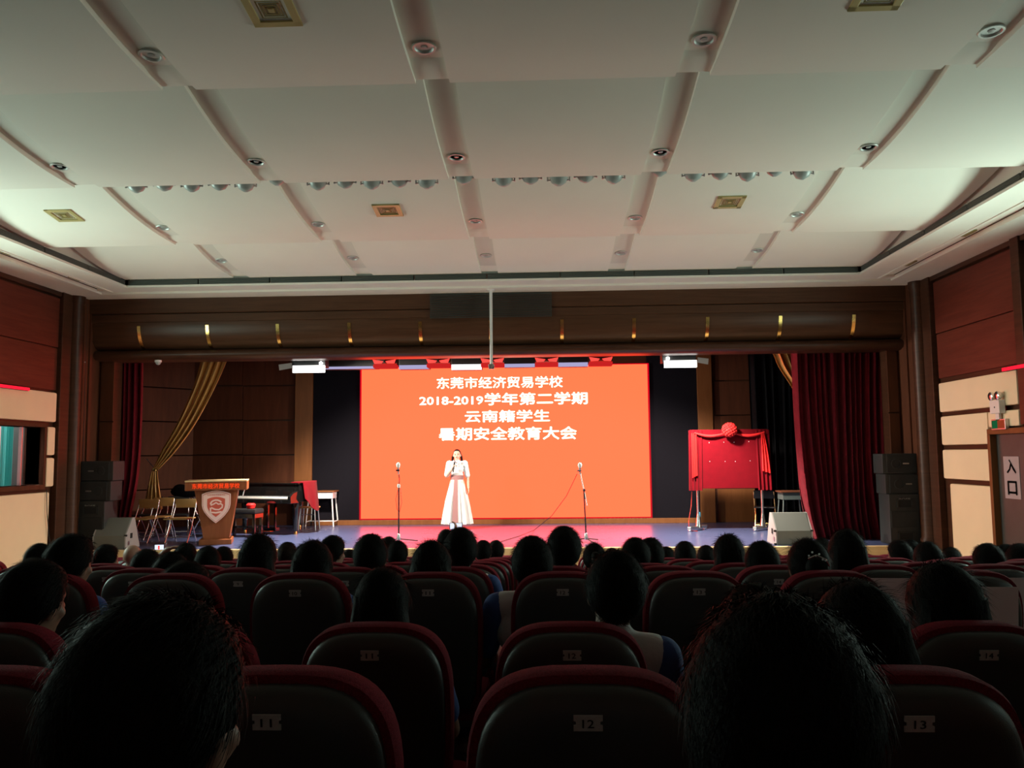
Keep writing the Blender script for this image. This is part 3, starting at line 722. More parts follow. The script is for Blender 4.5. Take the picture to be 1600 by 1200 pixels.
# ================================================================ curtains
def drape(name, material, label, Y, rows, folds, amp, parent=None, nv=24, thick=0.012):
    """rows: (py, px_left, px_right) down the cloth, hanging in the plane Y, folds along its width"""
    def fn(u, v):
        t = v*(len(rows)-1); i = min(int(t), len(rows)-2); f = t-i
        r0, r1, r2, r3 = rows[max(i-1, 0)], rows[i], rows[i+1], rows[min(i+2, len(rows)-1)]
        cr = lambda k: 0.5*(2*r1[k]+(r2[k]-r0[k])*f+(2*r0[k]-5*r1[k]+4*r2[k]-r3[k])*f*f+(3*r1[k]-r0[k]-3*r2[k]+r3[k])*f*f*f)
        py, a, b = cr(0), cr(1), cr(2)
        w = abs(b-a)
        k = u+0.016*math.sin(u*23+1.3)+0.01*math.sin(v*5+u*9)
        return P(a+(b-a)*u, py, Y)+Vector((0, min(amp, w*0.0014)*(math.sin(k*folds*2*PI)+0.45*math.sin(k*folds*3.7*PI+2+v*2)), 0))
    o = MB().grid(fn, int(folds*12), nv, (0, thick, 0)).build(name, material, parent, True)
    if label: tag(o, label, 'curtain')
    return o
drape('stage_curtain', 'red_velvet', 'dark red velvet stage curtain at the left wing behind the loudspeaker stack', 13.75, [(500, 138, 225), (640, 138, 222), (740, 138, 216), (800, 139, 206), (851, 140, 197)], 11, 0.075)
drape('stage_curtain', 'red_velvet', 'wide dark red velvet stage curtain at the right wing', 13.75, [(490, 1236, 1420), (640, 1242, 1421), (740, 1250, 1423), (800, 1257, 1425), (847, 1270, 1426)], 17, 0.085)
gc = thing('gold_curtain', 'gold satin curtain tied back above the folding chairs', 'curtain', (0, 0, 0))
drape('swag', 'gold_satin', None, 14.9, [(470, 338, 392), (548, 317, 362), (600, 303, 340), (660, 277, 308), (705, 252, 275), (735, 238, 246)], 4, 0.05, gc)
drape('tail', 'gold_satin', None, 14.9, [(733, 238, 246), (745, 234, 247), (765, 230, 250), (795, 225, 254)], 4, 0.05, gc)
c0 = P(242, 734, 14.9); MB().lathe([(0.05, -0.02), (0.06, 0.0), (0.05, 0.02)], tuple(c0), 14).build('tie_band', 'brass', gc, True)
MB().tube([P(229, 717, 15.0), P(242, 733, 14.95)], 0.008).build('tie_hook', 'steel', gc)
gd = thing('gold_curtain', 'gold satin curtain peeping out beside the right red curtain', 'curtain', (0, 0, 0))
drape('swag', 'gold_satin', None, 14.9, [(470, 1160, 1200), (545, 1204, 1246), (575, 1218, 1257), (610, 1240, 1275), (660, 1262, 1292), (735, 1318, 1328)], 4, 0.05, gd)
drape('tail', 'gold_satin', None, 14.9, [(733, 1318, 1328), (765, 1314, 1336), (795, 1310, 1340)], 4, 0.05, gd)
drape('backdrop_curtain', 'black_cloth', 'black backdrop curtain at stage right behind the red draped board', 16.0, [(480, 1166, 1300), (700, 1176, 1302), (827, 1184, 1306)], 10, 0.05)

# ================================================================ loudspeakers
def speaker_box(loc, w, h, d, label, side):
    t = thing('loudspeaker', label, 'loudspeaker', loc)
    MB().box(-w/2, w/2, 0, d, 0, h, 0.012).build('cabinet', 'speaker_black', t)
    MB().box(-w/2+0.06 if side > 0 else -w/2+0.015, w/2-0.015 if side > 0 else w/2-0.06, -0.012, 0.004, 0.015, h-0.015, 0.006).build('front_grille', 'speaker_grille', t)
    c = -side*w*0.12
    MB().lathe([(0.075, -0.002), (0.08, -0.012), (0.066, -0.016), (0.066, -0.002)], (c, -0.008, h/2), 20, 'y').build('horn_ring', 'speaker_black', t, True)
    lg = MB().box(-0.045, 0.045, -0.018, -0.012, -0.010, 0.010, 0.002).build('logo_plate', 'steel', t); lg.location = (side*w*0.16 if side > 0 else -w*0.17, 0, h/2)
    tx = text_mb('BOSE', 0.075, 0.014, 0.0).build('lettering', 'ink', lg); tx.location = (0, -0.019, 0)
    return t
def subwoofer(loc, w, h, d, label):
    t = thing('subwoofer', label, 'loudspeaker', loc)
    MB().box(-w/2, w/2, 0, d, 0, h, 0.012).build('cabinet', 'speaker_black', t)
    MB().box(-w/2+0.02, w/2-0.02, -0.01, 0.004, h*0.34, h*0.66, 0.004).build('front_grille', 'speaker_grille', t)
    for z in (h*0.72, h*0.08):
        f = MB()
        for x0, x1, z0, z1 in ((-0.12, 0.12, 0.12, 0.135), (-0.12, 0.12, 0, 0.015), (-0.12, -0.10, 0, 0.135), (0.10, 0.12, 0, 0.135)): f.box(x0, x1, -0.016, 0.01, z+z0, z+z1)
        f.build('port_frame', 'speaker_black', t); MB().box(-0.10, 0.10, -0.004, 0.006, z+0.015, z+0.12).build('port', 'ink', t)
    lg = text_mb('BOSE', 0.17, 0.035, 0.02).build('lettering', 'white_paint', t); lg.location = (0, -0.012, h*0.9)
    return t
for sd, YY, px, pyb, ptop, xs, labn in ((-1, 12.88, 141, 853, 720, 150, 'left'), (1, 12.88, 1414, 853, 708, 1408, 'right')):
    b = P(px, 783 if sd < 0 else 772, YY); top = P(xs, ptop, YY); xx = P(px, 800, YY).x; hs = b.z-ZS
    subwoofer((xx, YY, ZS), 0.46, hs, 0.40, 'tall black bass loudspeaker at the foot of the %s stack' % labn)
    hh = (top.z-b.z)/2; x2 = P(xs, 745, YY).x
    for k in (0, 1):
        speaker_box((x2+(0.03*sd if k == 0 else 0), YY+0.02, b.z+k*hh), 0.53, hh-0.006, 0.36, '%s black loudspeaker box of the %s stack' % (('lower', 'upper')[k], labn), sd)
def wedge(loc, rz, w, label):
    t = thing('stage_monitor', label, 'stage monitor', loc, rz)
    prof = [(-0.05, 0.0), (-0.05, 0.21), (0.16, 0.48), (0.24, 0.48), (0.44, 0.0)]
    MB().prism(prof, 'x', -w/2+0.02, w/2-0.02).build('cabinet', 'monitor_grey', t)
    for s in (-1, 1):
        a, b = sorted((s*(w/2-0.02), s*w/2))
        q = MB().prism([(y-0.01 if y < 0 else y+0.01, z) for y, z in prof], 'x', a, b).build('side_panel', 'monitor_side', t)
        MB().box(min(s*w/2, s*(w/2+0.006)), max(s*w/2, s*(w/2+0.006)), 0.10, 0.17, 0.16, 0.24).build('handle_cup', 'ink', q)
        MB().box(min(s*w/2, s*(w/2+0.006)), max(s*w/2, s*(w/2+0.006)), 0.02, 0.07, 0.06, 0.12).build('socket', 'steel', q)
    MB().add([(-w/2+0.03, -0.052, 0.215), (w/2-0.03, -0.052, 0.215), (w/2-0.03, 0.150, 0.472), (-w/2+0.03, 0.150, 0.472), (-w/2+0.03, -0.042, 0.205), (w/2-0.03, -0.042, 0.205), (w/2-0.03, 0.165, 0.465), (-w/2+0.03, 0.165, 0.465)],
             [(0, 1, 2, 3), (4, 7, 6, 5), (0, 4, 5, 1), (1, 5, 6, 2), (2, 6, 7, 3), (3, 7, 4, 0)]).build('front_grille', 'monitor_grey', t)
    for sx in (-1, 1):
        for y, z in ((-0.055, 0.0), (-0.055, 0.2)): MB().box(sx*w/2-0.03, sx*w/2+0.012, y-0.005, y+0.03, z, z+0.03, 0.004).build('corner_guard', 'ink', t)
    return t
wedge((P(181, 850, 13.02).x, 12.86, ZS), math.radians(3), 0.52, 'grey wedge-shaped stage monitor in front of the left speaker stack')
wedge((P(1240, 850, 12.98).x, 12.98, ZS), math.radians(1), 0.56, 'grey wedge-shaped stage monitor in front of the right red curtain')

# ================================================================ lectern
YLC = 13.45; lx = P(339, 800, YLC).x
t = thing('lectern', 'brown wooden lectern with school crest and red lit lettering', 'lectern', (lx, YLC, ZS), math.radians(17))
lz = lambda py: P(339, py, YLC).z-ZS
ltop, lslab, lbase = lz(752), lz(766), lz(845)
MB().prism([(-0.36, lslab), (-0.20, lbase), (0.19, lbase), (0.32, lslab)], 'y', 0.04, 0.42).build('body', 'lectern_wood', t)
MB().box(-0.50, 0.47, -0.08, 0.50, lslab, ltop, 0.015).build('top_slab', 'lectern_wood', t)
MB().box(-0.50, 0.47, -0.10, 0.52, ltop-0.005, ltop+0.02, 0.006).build('top_rim', 'nosing_wood', t)
MB().box(-0.27, 0.24, -0.04, 0.46, 0.0, 0.09, 0.012).box(-0.23, 0.215, 0.0, 0.44, 0.09, lbase+0.005, 0.006).build('plinth', 'lectern_wood', t)
o = text_mb('东莞市经济贸易学校', 0.74, 0.085, 0.02).build('led_lettering', 'led_text', t); o.location = (-0.015, -0.09, (lslab+ltop)/2)
def shield(s, cx=-0.015, cz=None):
    W_, H_ = 0.225*s, 0.265*s; pts = []
    for k in range(9): u = -1+k/4; pts.append((u*W_, H_*(0.80+0.2*(1-u*u))))
    for k in range(1, 9): v = k/8; pts.append((W_*(1-0.02*v if v < 0.35 else 0.993-((v-0.35)/0.65)**1.9*0.993), H_*(0.8-v*1.8)))
    L = pts[:]; 
    for x, z in reversed(pts[9:-1]): L.append((-x, z))
    return [(x+cx, z+cz) for x, z in L]
cz = lz(792)
cr = MB().prism(shield(1.0, cz=cz), 'y', -0.005, 0.03).build('crest', 'crest_pink', t)
MB().prism(shield(0.94, cz=cz), 'y', -0.007, -0.004).build('crest_line', 'crest_red', cr)
MB().prism(shield(0.91, cz=cz), 'y', -0.009, -0.006).build('crest_field', 'crest_pink', cr)
MB().prism(shield(0.62, cz=cz), 'y', -0.011, -0.008).build('crest_line', 'crest_red', cr)
def ribbon(pts, w):
    m = MB(); L = []; R = []
    for i, p in enumerate(pts):
        a = pts[max(i-1, 0)]; b = pts[min(i+1, len(pts)-1)]; d = Vector((b[0]-a[0], b[1]-a[1])).normalized(); nx, nz = -d.y*w/2, d.x*w/2
        L.append((p[0]+nx, p[1]+nz)); R.append((p[0]-nx, p[1]-nz))
    for i in range(len(pts)-1): m.prism([L[i], L[i+1], R[i+1], R[i]], 'y', -0.015, -0.010)
    return m
em = ribbon([(-0.015+0.085*math.cos(a), cz+0.05+0.062*math.sin(a)) for a in [math.radians(d) for d in range(20, 200, 15)]], 0.026)
e2 = ribbon([(-0.10, cz+0.03), (-0.06, cz+0.045), (-0.015, cz+0.07), (0.02, cz+0.045), (0.06, cz+0.05), (0.085, cz+0.03), (0.08, cz-0.01), (0.03, cz-0.045), (-0.03, cz-0.04), (-0.09, cz-0.01)], 0.024); em.add(e2.v, e2.f)
e3 = ribbon([(-0.10, cz-0.01), (-0.10, cz-0.085), (-0.015, cz-0.095), (0.075, cz-0.08)], 0.028); em.add(e3.v, e3.f)
em.build('crest_emblem', 'crest_pink', cr)
for s_txt, ww_, zz in (('东莞市经济贸易学校', 0.28, cz+0.195),):
    o = text_mb(s_txt, ww_, 0.03, 0.0).build('crest_lettering', 'crest_red', cr); o.location = (-0.015, -0.012, zz)
MB().tube([(0.40, 0.1, ltop+0.02), (0.43, 0.06, ltop-0.12), (0.40, 0.04, ltop-0.25)], 0.008).build('microphone_cable', 'steel', t)

# ================================================================ grand piano and bench
YPI = 15.25; p0 = P(420, 834, YPI)
t = thing('grand_piano', 'black grand piano with keyboard towards the hall', 'piano', (p0.x-0.03, YPI, ZS), math.radians(-20))
out = [(-0.70, 0.0), (0.70, 0.0), (0.70, 0.28), (0.66, 0.48), (0.52, 0.70), (0.34, 0.95), (0.22, 1.15), (0.10, 1.36), (-0.12, 1.48), (-0.40, 1.46), (-0.62, 1.34), (-0.70, 1.10)]
MB().prism(out, 'z', 0.60, 0.92).build('case', 'piano_black', t)
MB().prism([(x*1.012, (y-0.02) if y == 0 else y*1.008) for x, y in out], 'z', 0.925, 0.945).build('lid', 'piano_black', t)
MB().box(-0.70, 0.70, -0.24, 0.02, 0.58, 0.655, 0.008).build('key_bed', 'piano_black', t)
for s in (-1, 1): MB().prism([(-0.24, 0.65), (-0.24, 0.70), (-0.16, 0.76), (0.0, 0.80), (0.0, 0.65)], 'x', min(s*0.70, s*0.635), max(s*0.70, s*0.635)).build('key_arm', 'piano_black', t)
MB().box(-0.635, 0.635, -0.03, 0.0, 0.69, 0.86, 0.004).build('fallboard', 'piano_black', t)
k_ = MB()
for i in range(52): k_.box(-0.63+i*0.02423, -0.63+i*0.02423+0.0232, -0.21, -0.035, 0.665, 0.70)
k_.build('white_keys', 'key_white', t)
k_ = MB()
for i in range(51):
    if i % 7 not in (1, 4): k_.box(-0.63+i*0.02423+0.017, -0.63+i*0.02423+0.030, -0.145, -0.035, 0.70, 0.713)
k_.build('black_keys', 'ink', t)
for x, y in ((-0.58, 0.08), (0.58, 0.08), (-0.2, 1.25)):
    g = MB().lathe([(0.045, 0.06), (0.05, 0.12), (0.06, 0.40), (0.075, 0.52), (0.075, 0.60)], (x, y, 0), 8).build('leg', 'piano_black', t, True)
    MB().lathe([(0.001, 0.0), (0.028, 0.0), (0.03, 0.03), (0.02, 0.065), (0.001, 0.065)], (x, y, 0), 12).build('caster', 'brass', g, True)
ly = MB().box(-0.10, -0.07, 0.10, 0.14, 0.08, 0.60).box(0.07, 0.10, 0.10, 0.14, 0.08, 0.60).box(-0.14, 0.14, 0.06, 0.18, 0.05, 0.11, 0.008).build('pedal_lyre', 'piano_black', t)
for x in (-0.07, 0.0, 0.07): MB().box(x-0.018, x+0.018, -0.03, 0.07, 0.045, 0.058, 0.004).build('pedal', 'brass', ly)
# red cover hanging over the right flank of the piano
t2 = thing('piano_cover', 'bright red cloth hanging over the right side of the piano', 'cloth', (p0.x-0.03, YPI, ZS), math.radians(-20))
path = [(0.72, 0.06), (0.725, 0.26), (0.69, 0.48), (0.55, 0.71), (0.37, 0.96)]
def fl(u, v):
    t_ = u*(len(path)-1); i = min(int(t_), len(path)-2); f = t_-i
    x = path[i][0]+(path[i+1][0]-path[i][0])*f; y = path[i][1]+(path[i+1][1]-path[i][1])*f
    drop = 0.30+0.26*math.sin(PI*u*0.85)
    return Vector((x+0.022+0.012*math.sin(u*19)*v+0.05*v, y-0.0, 0.958-drop*v))
MB().grid(fl, 28, 10, (0.01, 0, 0)).build('hanging_side', 'red_cloth', t2, True)
MB().prism([(0.745, 0.05), (0.75, 0.27), (0.71, 0.50), (0.57, 0.73), (0.39, 0.98), (0.25, 0.90), (0.42, 0.40), (0.50, 0.03)], 'z', 0.947, 0.962).build('top_flap', 'red_cloth', t2)
MB().box(0.755, 0.765, 0.10, 0.16, 0.80, 0.88, 0.003).build('white_patch', 'key_white', t2)
YB_ = 14.75; b0 = P(381, 838, YB_)
t = thing('piano_bench', 'black padded piano bench behind the lectern', 'bench', (b0.x, YB_, ZS), math.radians(-8))
MB().box(-0.30, 0.30, -0.17, 0.17, 0.42, 0.50, 0.02).build('cushion', 'black', t, True)
MB().box(-0.29, 0.29, -0.16, 0.16, 0.34, 0.42, 0.005).build('seat_box', 'piano_black', t)
for x in (-0.26, 0.26):
    for y in (-0.13, 0.13): MB().box(x-0.025, x+0.025, y-0.025, y+0.025, 0, 0.34, 0.004).build('leg', 'piano_black', t)
MB().box(-0.26, 0.26, -0.012, 0.012, 0.16, 0.19).build('stretcher', 'piano_black', t)
tag(MB().lathe([(0.02, 0.0), (0.07, 0.01), (0.09, 0.07), (0.06, 0.10), (0.03, 0.09)], (0, 0, 0), 10).build('red_ornament', 'red_satin', None, True, (b0.x+0.12, YB_, ZS+0.50)), 'small red fabric ornament lying on the piano bench', 'ornament')

# ================================================================ school desk, stool, side table
def school_desk(px, py, Y, label, rz=0, topm='orange_wood', w=0.30, fm='white_paint'):
    t = thing('school_desk', label, 'desk', (P(px, py, Y).x, Y, ZS), rz)
    MB().box(-w, w, -0.20, 0.20, 0.70, 0.725, 0.005).build('table_top', topm, t)
    MB().box(-w+0.04, w-0.04, -0.17, 0.17, 0.57, 0.70, 0.004).build('drawer_box', fm, t)
    for sx in (-1, 1):
        for sy in (-1, 1): MB().tube([(sx*(w-0.06), sy*0.14, 0.60), (sx*(w-0.01), sy*0.19, 0.0)], 0.014, 6).build('leg', fm, t)
        MB().tube([(sx*(w-0.02), -0.18, 0.1), (sx*(w-0.02), 0.18, 0.1)], 0.012, 6).build('foot_rail', fm, t)
    MB().tube([(-w+0.02, 0, 0.1), (w-0.02, 0, 0.1)], 0.012, 6).build('stretcher', fm, t)
    return t
school_desk(503, 820, 16.92, 'small school desk with white legs right of the piano')
school_desk(1238, 815, 15.2, 'small table standing in front of the black backdrop at stage right', 0, 'stage_wood', 0.24, 'booth_dark')  # frame colour darkened to stand in for the shade on this table
t = thing('wooden_stool', 'wooden stool with metal legs beside the small school desk', 'stool', (P(484, 822, 16.2).x, 16.15, ZS))
MB().box(-0.18, 0.18, -0.16, 0.16, 0.42, 0.445, 0.006).build('seat', 'pale_wood', t)
for sx in (-1, 1):
    for sy in (-1, 1): MB().tube([(sx*0.14, sy*0.12, 0.42), (sx*0.17, sy*0.15, 0.0)], 0.012, 6).build('leg', 'steel', t)
MB().tube([(-0.16, -0.14, 0.12), (0.16, -0.14, 0.12)], 0.009, 6).tube([(-0.15, -0.13, 0.30), (0.15, -0.13, 0.30)], 0.009, 6).build('rung', 'steel', t)

# ================================================================ folding chairs on the stage
def folding_chair(loc, rz, label, wood_m, metal, group=None):
    t = thing('folding_chair', label, 'chair', loc, rz, group)
    MB().box(-0.185, 0.185, -0.012, 0.012, 0.57, 0.72, 0.012).build('backrest', wood_m, t, True)
    MB().box(-0.20, 0.20, -0.42, -0.04, 0.39, 0.41, 0.008).build('seat', wood_m, t, True)
    for s in (-1, 1):
        MB().tube([(s*0.18, 0.015, 0.70), (s*0.18, -0.02, 0.56), (s*0.185, -0.20, 0.22), (s*0.19, -0.36, 0.0)], 0.011, 8).build('leg', metal, t, True)
        MB().tube([(s*0.165, -0.20, 0.40), (s*0.17, -0.06, 0.20), (s*0.175, 0.05, 0.0)], 0.011, 8).build('leg', metal, t, True)
    MB().tube([(-0.185, -0.30, 0.09), (0.185, -0.30, 0.09)], 0.008, 6).build('rung', metal, t)
    MB().tube([(-0.17, 0.01, 0.08), (0.17, 0.01, 0.08)], 0.008, 6).build('rung', metal, t)
    return t
for px, rz, lab in ((231, -4, 'yellow wooden folding chair next to the left stage monitor'), (254, 3, 'yellow wooden folding chair in the middle of the three by the lectern'), (289, 0, 'yellow wooden folding chair nearest to the lectern')):
    yy = 14.1 if px != 254 else 14.58
    folding_chair((P(px, 846, yy).x, yy, ZS), math.radians(rz), lab, 'pale_wood', 'chrome', 'yellow folding chairs on the stage')
for px, yy, rz, lab in ((311, 14.9, 75, 'black folding chair standing sideways just left of the lectern'), (278, 15.1, 20, 'black folding chair behind the yellow chair nearest the lectern'), (240, 15.0, -10, 'black folding chair behind the two left yellow chairs')):
    folding_chair((P(px, 830, yy).x, yy, ZS), math.radians(rz), lab, 'black', 'chrome', 'black folding chairs on the stage')
folding_chair((P(1186, 820, 16.0).x-0.02, 15.50, ZS), math.radians(160), 'black folding chair behind the right leg of the red draped board', 'black', 'brass')
p = P(282, 782, 15.0)
tag(MB().ell((0, 0, 0.11), (0.28, 0.16, 0.12), 16, 8).ell((-0.1, 0, 0.16), (0.13, 0.12, 0.09), 12, 7).build('black_bag', 'black_cloth', None, True, (p.x, 15.2, ZS+0.69)), 'black soft bag heaped on the chairs behind the yellow ones', 'bag')

# ================================================================ red draped honour board
YBD = 15.35; xa = P(1079, 715, YBD).x; xb = P(1200, 715, YBD).x; xc = (xa+xb)/2; w = (xb-xa)/2
bz = lambda py: P(1140, py, YBD).z-ZS
t = thing('draped_board', 'display board draped in red cloth with ribbon ball, on a wheeled metal stand', 'board', (xc, YBD, ZS))
MB().box(-w, w, -0.02, 0.03, bz(763), bz(671), 0.006).build('board', 'red_cloth', t)
for s in (-1, 1):
    x = s*(w-0.12)-0.06*0
    MB().tube([(x, 0.05, 0.05), (x, 0.05, bz(671)-0.03)], 0.022, 10).build('post', 'chrome', t, True)
    MB().lathe([(0.06, 0.06), (0.05, 0.12), (0.025, 0.30), (0.024, 0.32)], (x, 0.05, 0), 10).build('post_socket', 'chrome', t, True)
    g = MB().box(-0.035, 0.035, -0.30, 0.30, 0.03, 0.085, 0.006).xf(Matrix.Translation((x-0.02, 0.05, 0)) @ Matrix.Rotation(math.radians(-40), 4, 'Z')).build('foot_bar', 'steel', t)
    for q in (-0.28, 0.28):
        pt = Matrix.Translation((x-0.02, 0.05, 0)) @ Matrix.Rotation(math.radians(-40), 4, 'Z') @ Vector((0, q, 0)); MB().lathe([(0.022, 0.0), (0.03, 0.008), (0.03, 0.025), (0.022, 0.032)], tuple(pt), 10).build('caster', 'chrome', g, True)
    def side(u, v, s=s):
        return Vector((s*(w-0.22+0.25*u+0.02*v), -0.035-0.02*math.sin(u*3.5*2*PI)*(0.3+0.7*v), bz(672)-(bz(672)-bz(766))*v))
    MB().grid(side, 30, 12, (0, 0.008, 0)).build('side_drape', 'red_cloth', t, True)
    tail = (bz(742) if s < 0 else bz(736))
    def rib(u, v, s=s, tail=tail):
        return Vector((s*(w-0.11+(0.10 if s < 0 else 0.03+0.15*v*(1.1-v*0.4)+0.02)*u*(1 if s > 0 else 1)+(0 if s < 0 else -0.02)), -0.075-0.018*math.sin(u*2.5*2*PI), bz(676)-(bz(676)-tail)*v-0.05*u*v))
    MB().grid(rib, 16, 12, (0, 0.008, 0)).build('ribbon_tail', 'red_satin', t, True)
    def swag(u, v, s=s):
        x_ = s*(0.10+(w-0.17)*u); zz = bz(676)-0.05*math.sin(PI*u)-0.02*(1-u)
        a_ = 2*PI*v; r_ = 0.022*(0.7+0.5*math.sin(PI*u)); return Vector((x_, -0.08-r_*math.cos(a_)*0.7, zz+r_*math.sin(a_)))
    MB().grid(swag, 14, 8).build('ribbon_swag', 'red_satin', t, True)
fb = MB(); rnd = random.Random(3); cb = Vector((-0.01, -0.14, bz(672)))
for k in range(90):
    ph = math.acos(1-2*(k+0.5)/90); th = PI*(1+5**0.5)*k; d = Vector((math.sin(ph)*math.cos(th), math.sin(ph)*math.sin(th), math.cos(ph)))
    c = cb+d*0.115; fb.ell(tuple(c), (0.026+0.008*rnd.random(), 0.026, 0.022+0.01*rnd.random()), 6, 4)
fb.ell(tuple(cb), 0.11, 12, 8)
fb.build('ribbon_ball', 'red_satin', t, True)
pn = MB()
for px, py in ((1108, 692), (1131, 691), (1147, 691), (1170, 690), (1109, 721), (1133, 721), (1149, 721), (1172, 720)):
    q = P(px, py, YBD-0.02); pn = MB().ell((0, 0, 0), 0.007, 8, 5).build('pin', 'white_paint', t); pn.location = (q.x-xc, -0.022, q.z-ZS)
tag(MB().tube([P(1081, 768, 15.4), P(1080, 790, 15.4), P(1076, 815, 15.35), G(1077, 829, ZS+0.01), G(1090, 830, ZS+0.01)], 0.006).build('red_cable', 'cable_red'), 'thin red cable hanging down left of the draped board', 'cable')
t = MB().box(-0.008, 0.008, -0.02, 0.0, -0.05, 0.05, 0.002).build('indicator_light', 'blue_led', None, False, P(1093, 804, 17.13)); tag(t, 'tiny blue indicator light at the foot of the right dark panel', 'indicator')

# ================================================================ microphone stands
def mic_stand(px, pyb, pytop, Y, rz, label, boom):
    b = P(px, pyb, Y); hz = P(px, pytop, Y).z-ZS
    t = thing('microphone_stand', label, 'microphone stand', (b.x, Y, ZS), rz)
    bs = MB().lathe([(0.03, 0.04), (0.035, 0.08), (0.022, 0.14), (0.012, 0.15)], n=12).build('hub', 'steel', t, True)
    for k in range(3):
        a = k*2*PI/3+0.3; MB().tube([(0.02*math.cos(a), 0.02*math.sin(a), 0.06), (0.33*math.cos(a), 0.33*math.sin(a), 0.015)], 0.010, 6).build('foot', 'black', t)
    if boom:
        MB().tube([(0, 0, 0.1), (-0.03, 0, hz*0.66)], 0.012, 8).build('pole', 'black', t)
        MB().lathe([(0.02, -0.02), (0.025, 0), (0.02, 0.02)], (-0.03, -0.01, hz*0.66), 10).build('clamp', 'black', t)
        MB().tube([(0.03, 0, hz*0.46), (-0.03, 0, hz*0.66), (-0.12, 0, hz-0.06)], 0.009, 8).build('boom', 'white_paint', t)
        cx = -0.125
    else:
        MB().tube([(0, 0, 0.1), (0, 0, hz*0.70)], 0.013, 8).build('pole', 'black', t)
        MB().lathe([(0.02, -0.03), (0.026, 0), (0.02, 0.03)], (0, -0.01, hz*0.715), 10).build('clamp', 'white_paint', t, True)
        MB().tube([(0, 0, hz*0.70), (0.01, 0, hz*0.8), (-0.01, 0, hz-0.12)], 0.008, 8).build('upper_pole', 'black', t)
        MB().tube([(0, 0, hz*0.7), (-0.05, 0, hz*0.55), (-0.03, 0, hz*0.42), (0.01, 0, hz*0.38), (0.05, 0, hz*0.5), (0.03, 0, hz*0.68), (0.0, 0, hz*0.72)], 0.004, 5).build('cable_loop', 'cable_red', t, True)
        cx = -0.01
    mc = MB().lathe([(0.012, -0.16), (0.017, -0.05), (0.02, -0.04)], (cx, -0.03, hz-0.02), 12).build('microphone', 'steel', t, True)
    MB().lathe([(0.02, -0.04), (0.030, -0.02), (0.034, 0.01), (0.026, 0.035), (0.008, 0.045)], (cx, -0.03, hz-0.03), 12).build('grille_head', 'white_paint', mc, True)
    MB().box(cx-0.04, cx+0.02, -0.045, -0.005, hz-0.13, hz-0.10, 0.006).build('clip', 'black', t)
    return t
mic_stand(623, 847, 724, 13.6, 0.2, 'microphone stand left of the presenter with looped cable', False)
mic_stand(916, 849, 724, 13.5, 0.6, 'boom microphone stand right of the presenter', True)
a = P(902, 740, 13.45)
tag(MB().tube([a, P(885, 775, 13.6), P(862, 806, 13.9), G(835, 828, ZS+0.012), G(810, 838, ZS+0.008), G(783, 846, ZS+0.008)], 0.0055, 6).build('microphone_cable', 'cable_black', None, True), 'thin dark cable sagging from the boom microphone across the floor', 'cable')

# ================================================================ auditorium seats
SX0, SDX = 0.068, 0.547                           # x of seat 12 and the pitch of the seats
def seat_x(n): return SX0+(n-12)*SDX
def yb(z): return (0.95-z)*0.15
def outline(ins, n=26):
    a, b, z0, e = 0.215, 0.24, 0.78, 2/3.3; pts = []
    for k in range(n+1):
        t = PI*k/n; c, s = math.cos(t), math.sin(t)
        pts.append((math.copysign(abs(c)**e, c)*a, z0+abs(s)**e*b))
    pts += [(-0.212, 0.66), (-0.20, 0.50), (-0.17, 0.44), (0.17, 0.44), (0.20, 0.50), (0.212, 0.66)]
    return [(x*(1-ins/0.215), 0.73+(z-0.73)*(1-ins/0.29)) for x, z in pts]
def ring(ins, dy): return [(x, yb(z)+dy, z) for x, z in outline(ins)]
me_cush = MB().loops([ring(0.02, 0.0), ring(0.004, 0.006), ring(0.0, 0.02), ring(0.0, 0.062), ring(0.008, 0.082), ring(0.03, 0.095)]).mesh('back_cushion', 'seat_fabric', True)
me_shell = MB().loops([ring(0.018, 0.012), ring(0.018, -0.006), ring(0.022, -0.018), ring(0.031, -0.029), ring(0.044, -0.037), ring(0.06, -0.042), ring(0.09, -0.045)]).mesh('back_shell', 'seat_shell', True)
me_seat = MB().box(-0.21, 0.21, 0.13, 0.58, 0.38, 0.46, 0.03).mesh('seat_cushion', 'seat_fabric', True)
me_pan = MB().box(-0.20, 0.20, 0.14, 0.56, 0.355, 0.385, 0.008).mesh('seat_pan', 'seat_shell')
me_arm = MB().box(-0.028, 0.028, 0.10, 0.46, 0.60, 0.635, 0.012).mesh('armrest', 'seat_shell', True)
me_sup = MB().box(-0.018, 0.018, 0.12, 0.40, 0.0, 0.60, 0.008).mesh('side_panel', 'black')
pw, ph = 0.0245, 0.0135
plp = [(-pw, -ph), (pw, -ph), (pw, -0.004), (pw-0.004, -0.003), (pw-0.004, 0.003), (pw, 0.004), (pw, ph), (-pw, ph), (-pw, 0.004), (-pw+0.004, 0.003), (-pw+0.004, -0.003), (-pw, -0.004)]
me_plate = MB().prism(plp, 'y', -0.0015, 0.0015).mesh('number_plate', 'plate_metal')
NUM = {}
def num_mesh(n):
    if n not in NUM:
        s = str(n); NUM[n] = text_mb(s, 0.0085*len(s)+0.003, 0.0145, 0.01).mesh('number', 'ink')
    return NUM[n]
ORD = ['zeroth', 'nearest', 'second', 'third', 'fourth', 'fifth', 'sixth', 'seventh', 'eighth', 'ninth', 'tenth', 'eleventh']
PAPER = {(3, 15), (4, 15), (4, 16), (5, 16), (5, 17), (6, 17), (5, 18)}
def in_view(r, n):
    Y = ROWS[r][0]; x = seat_x(n)
    d = Vector((x, Y, ROWTOP[r]-0.1))-EYE; dep = d.dot(AX[2]); px = 800+F*d.dot(AX[0])/dep
    return -0.24*F/Y-20 < px < 1600+0.24*F/Y+20
CHAIRS = {}
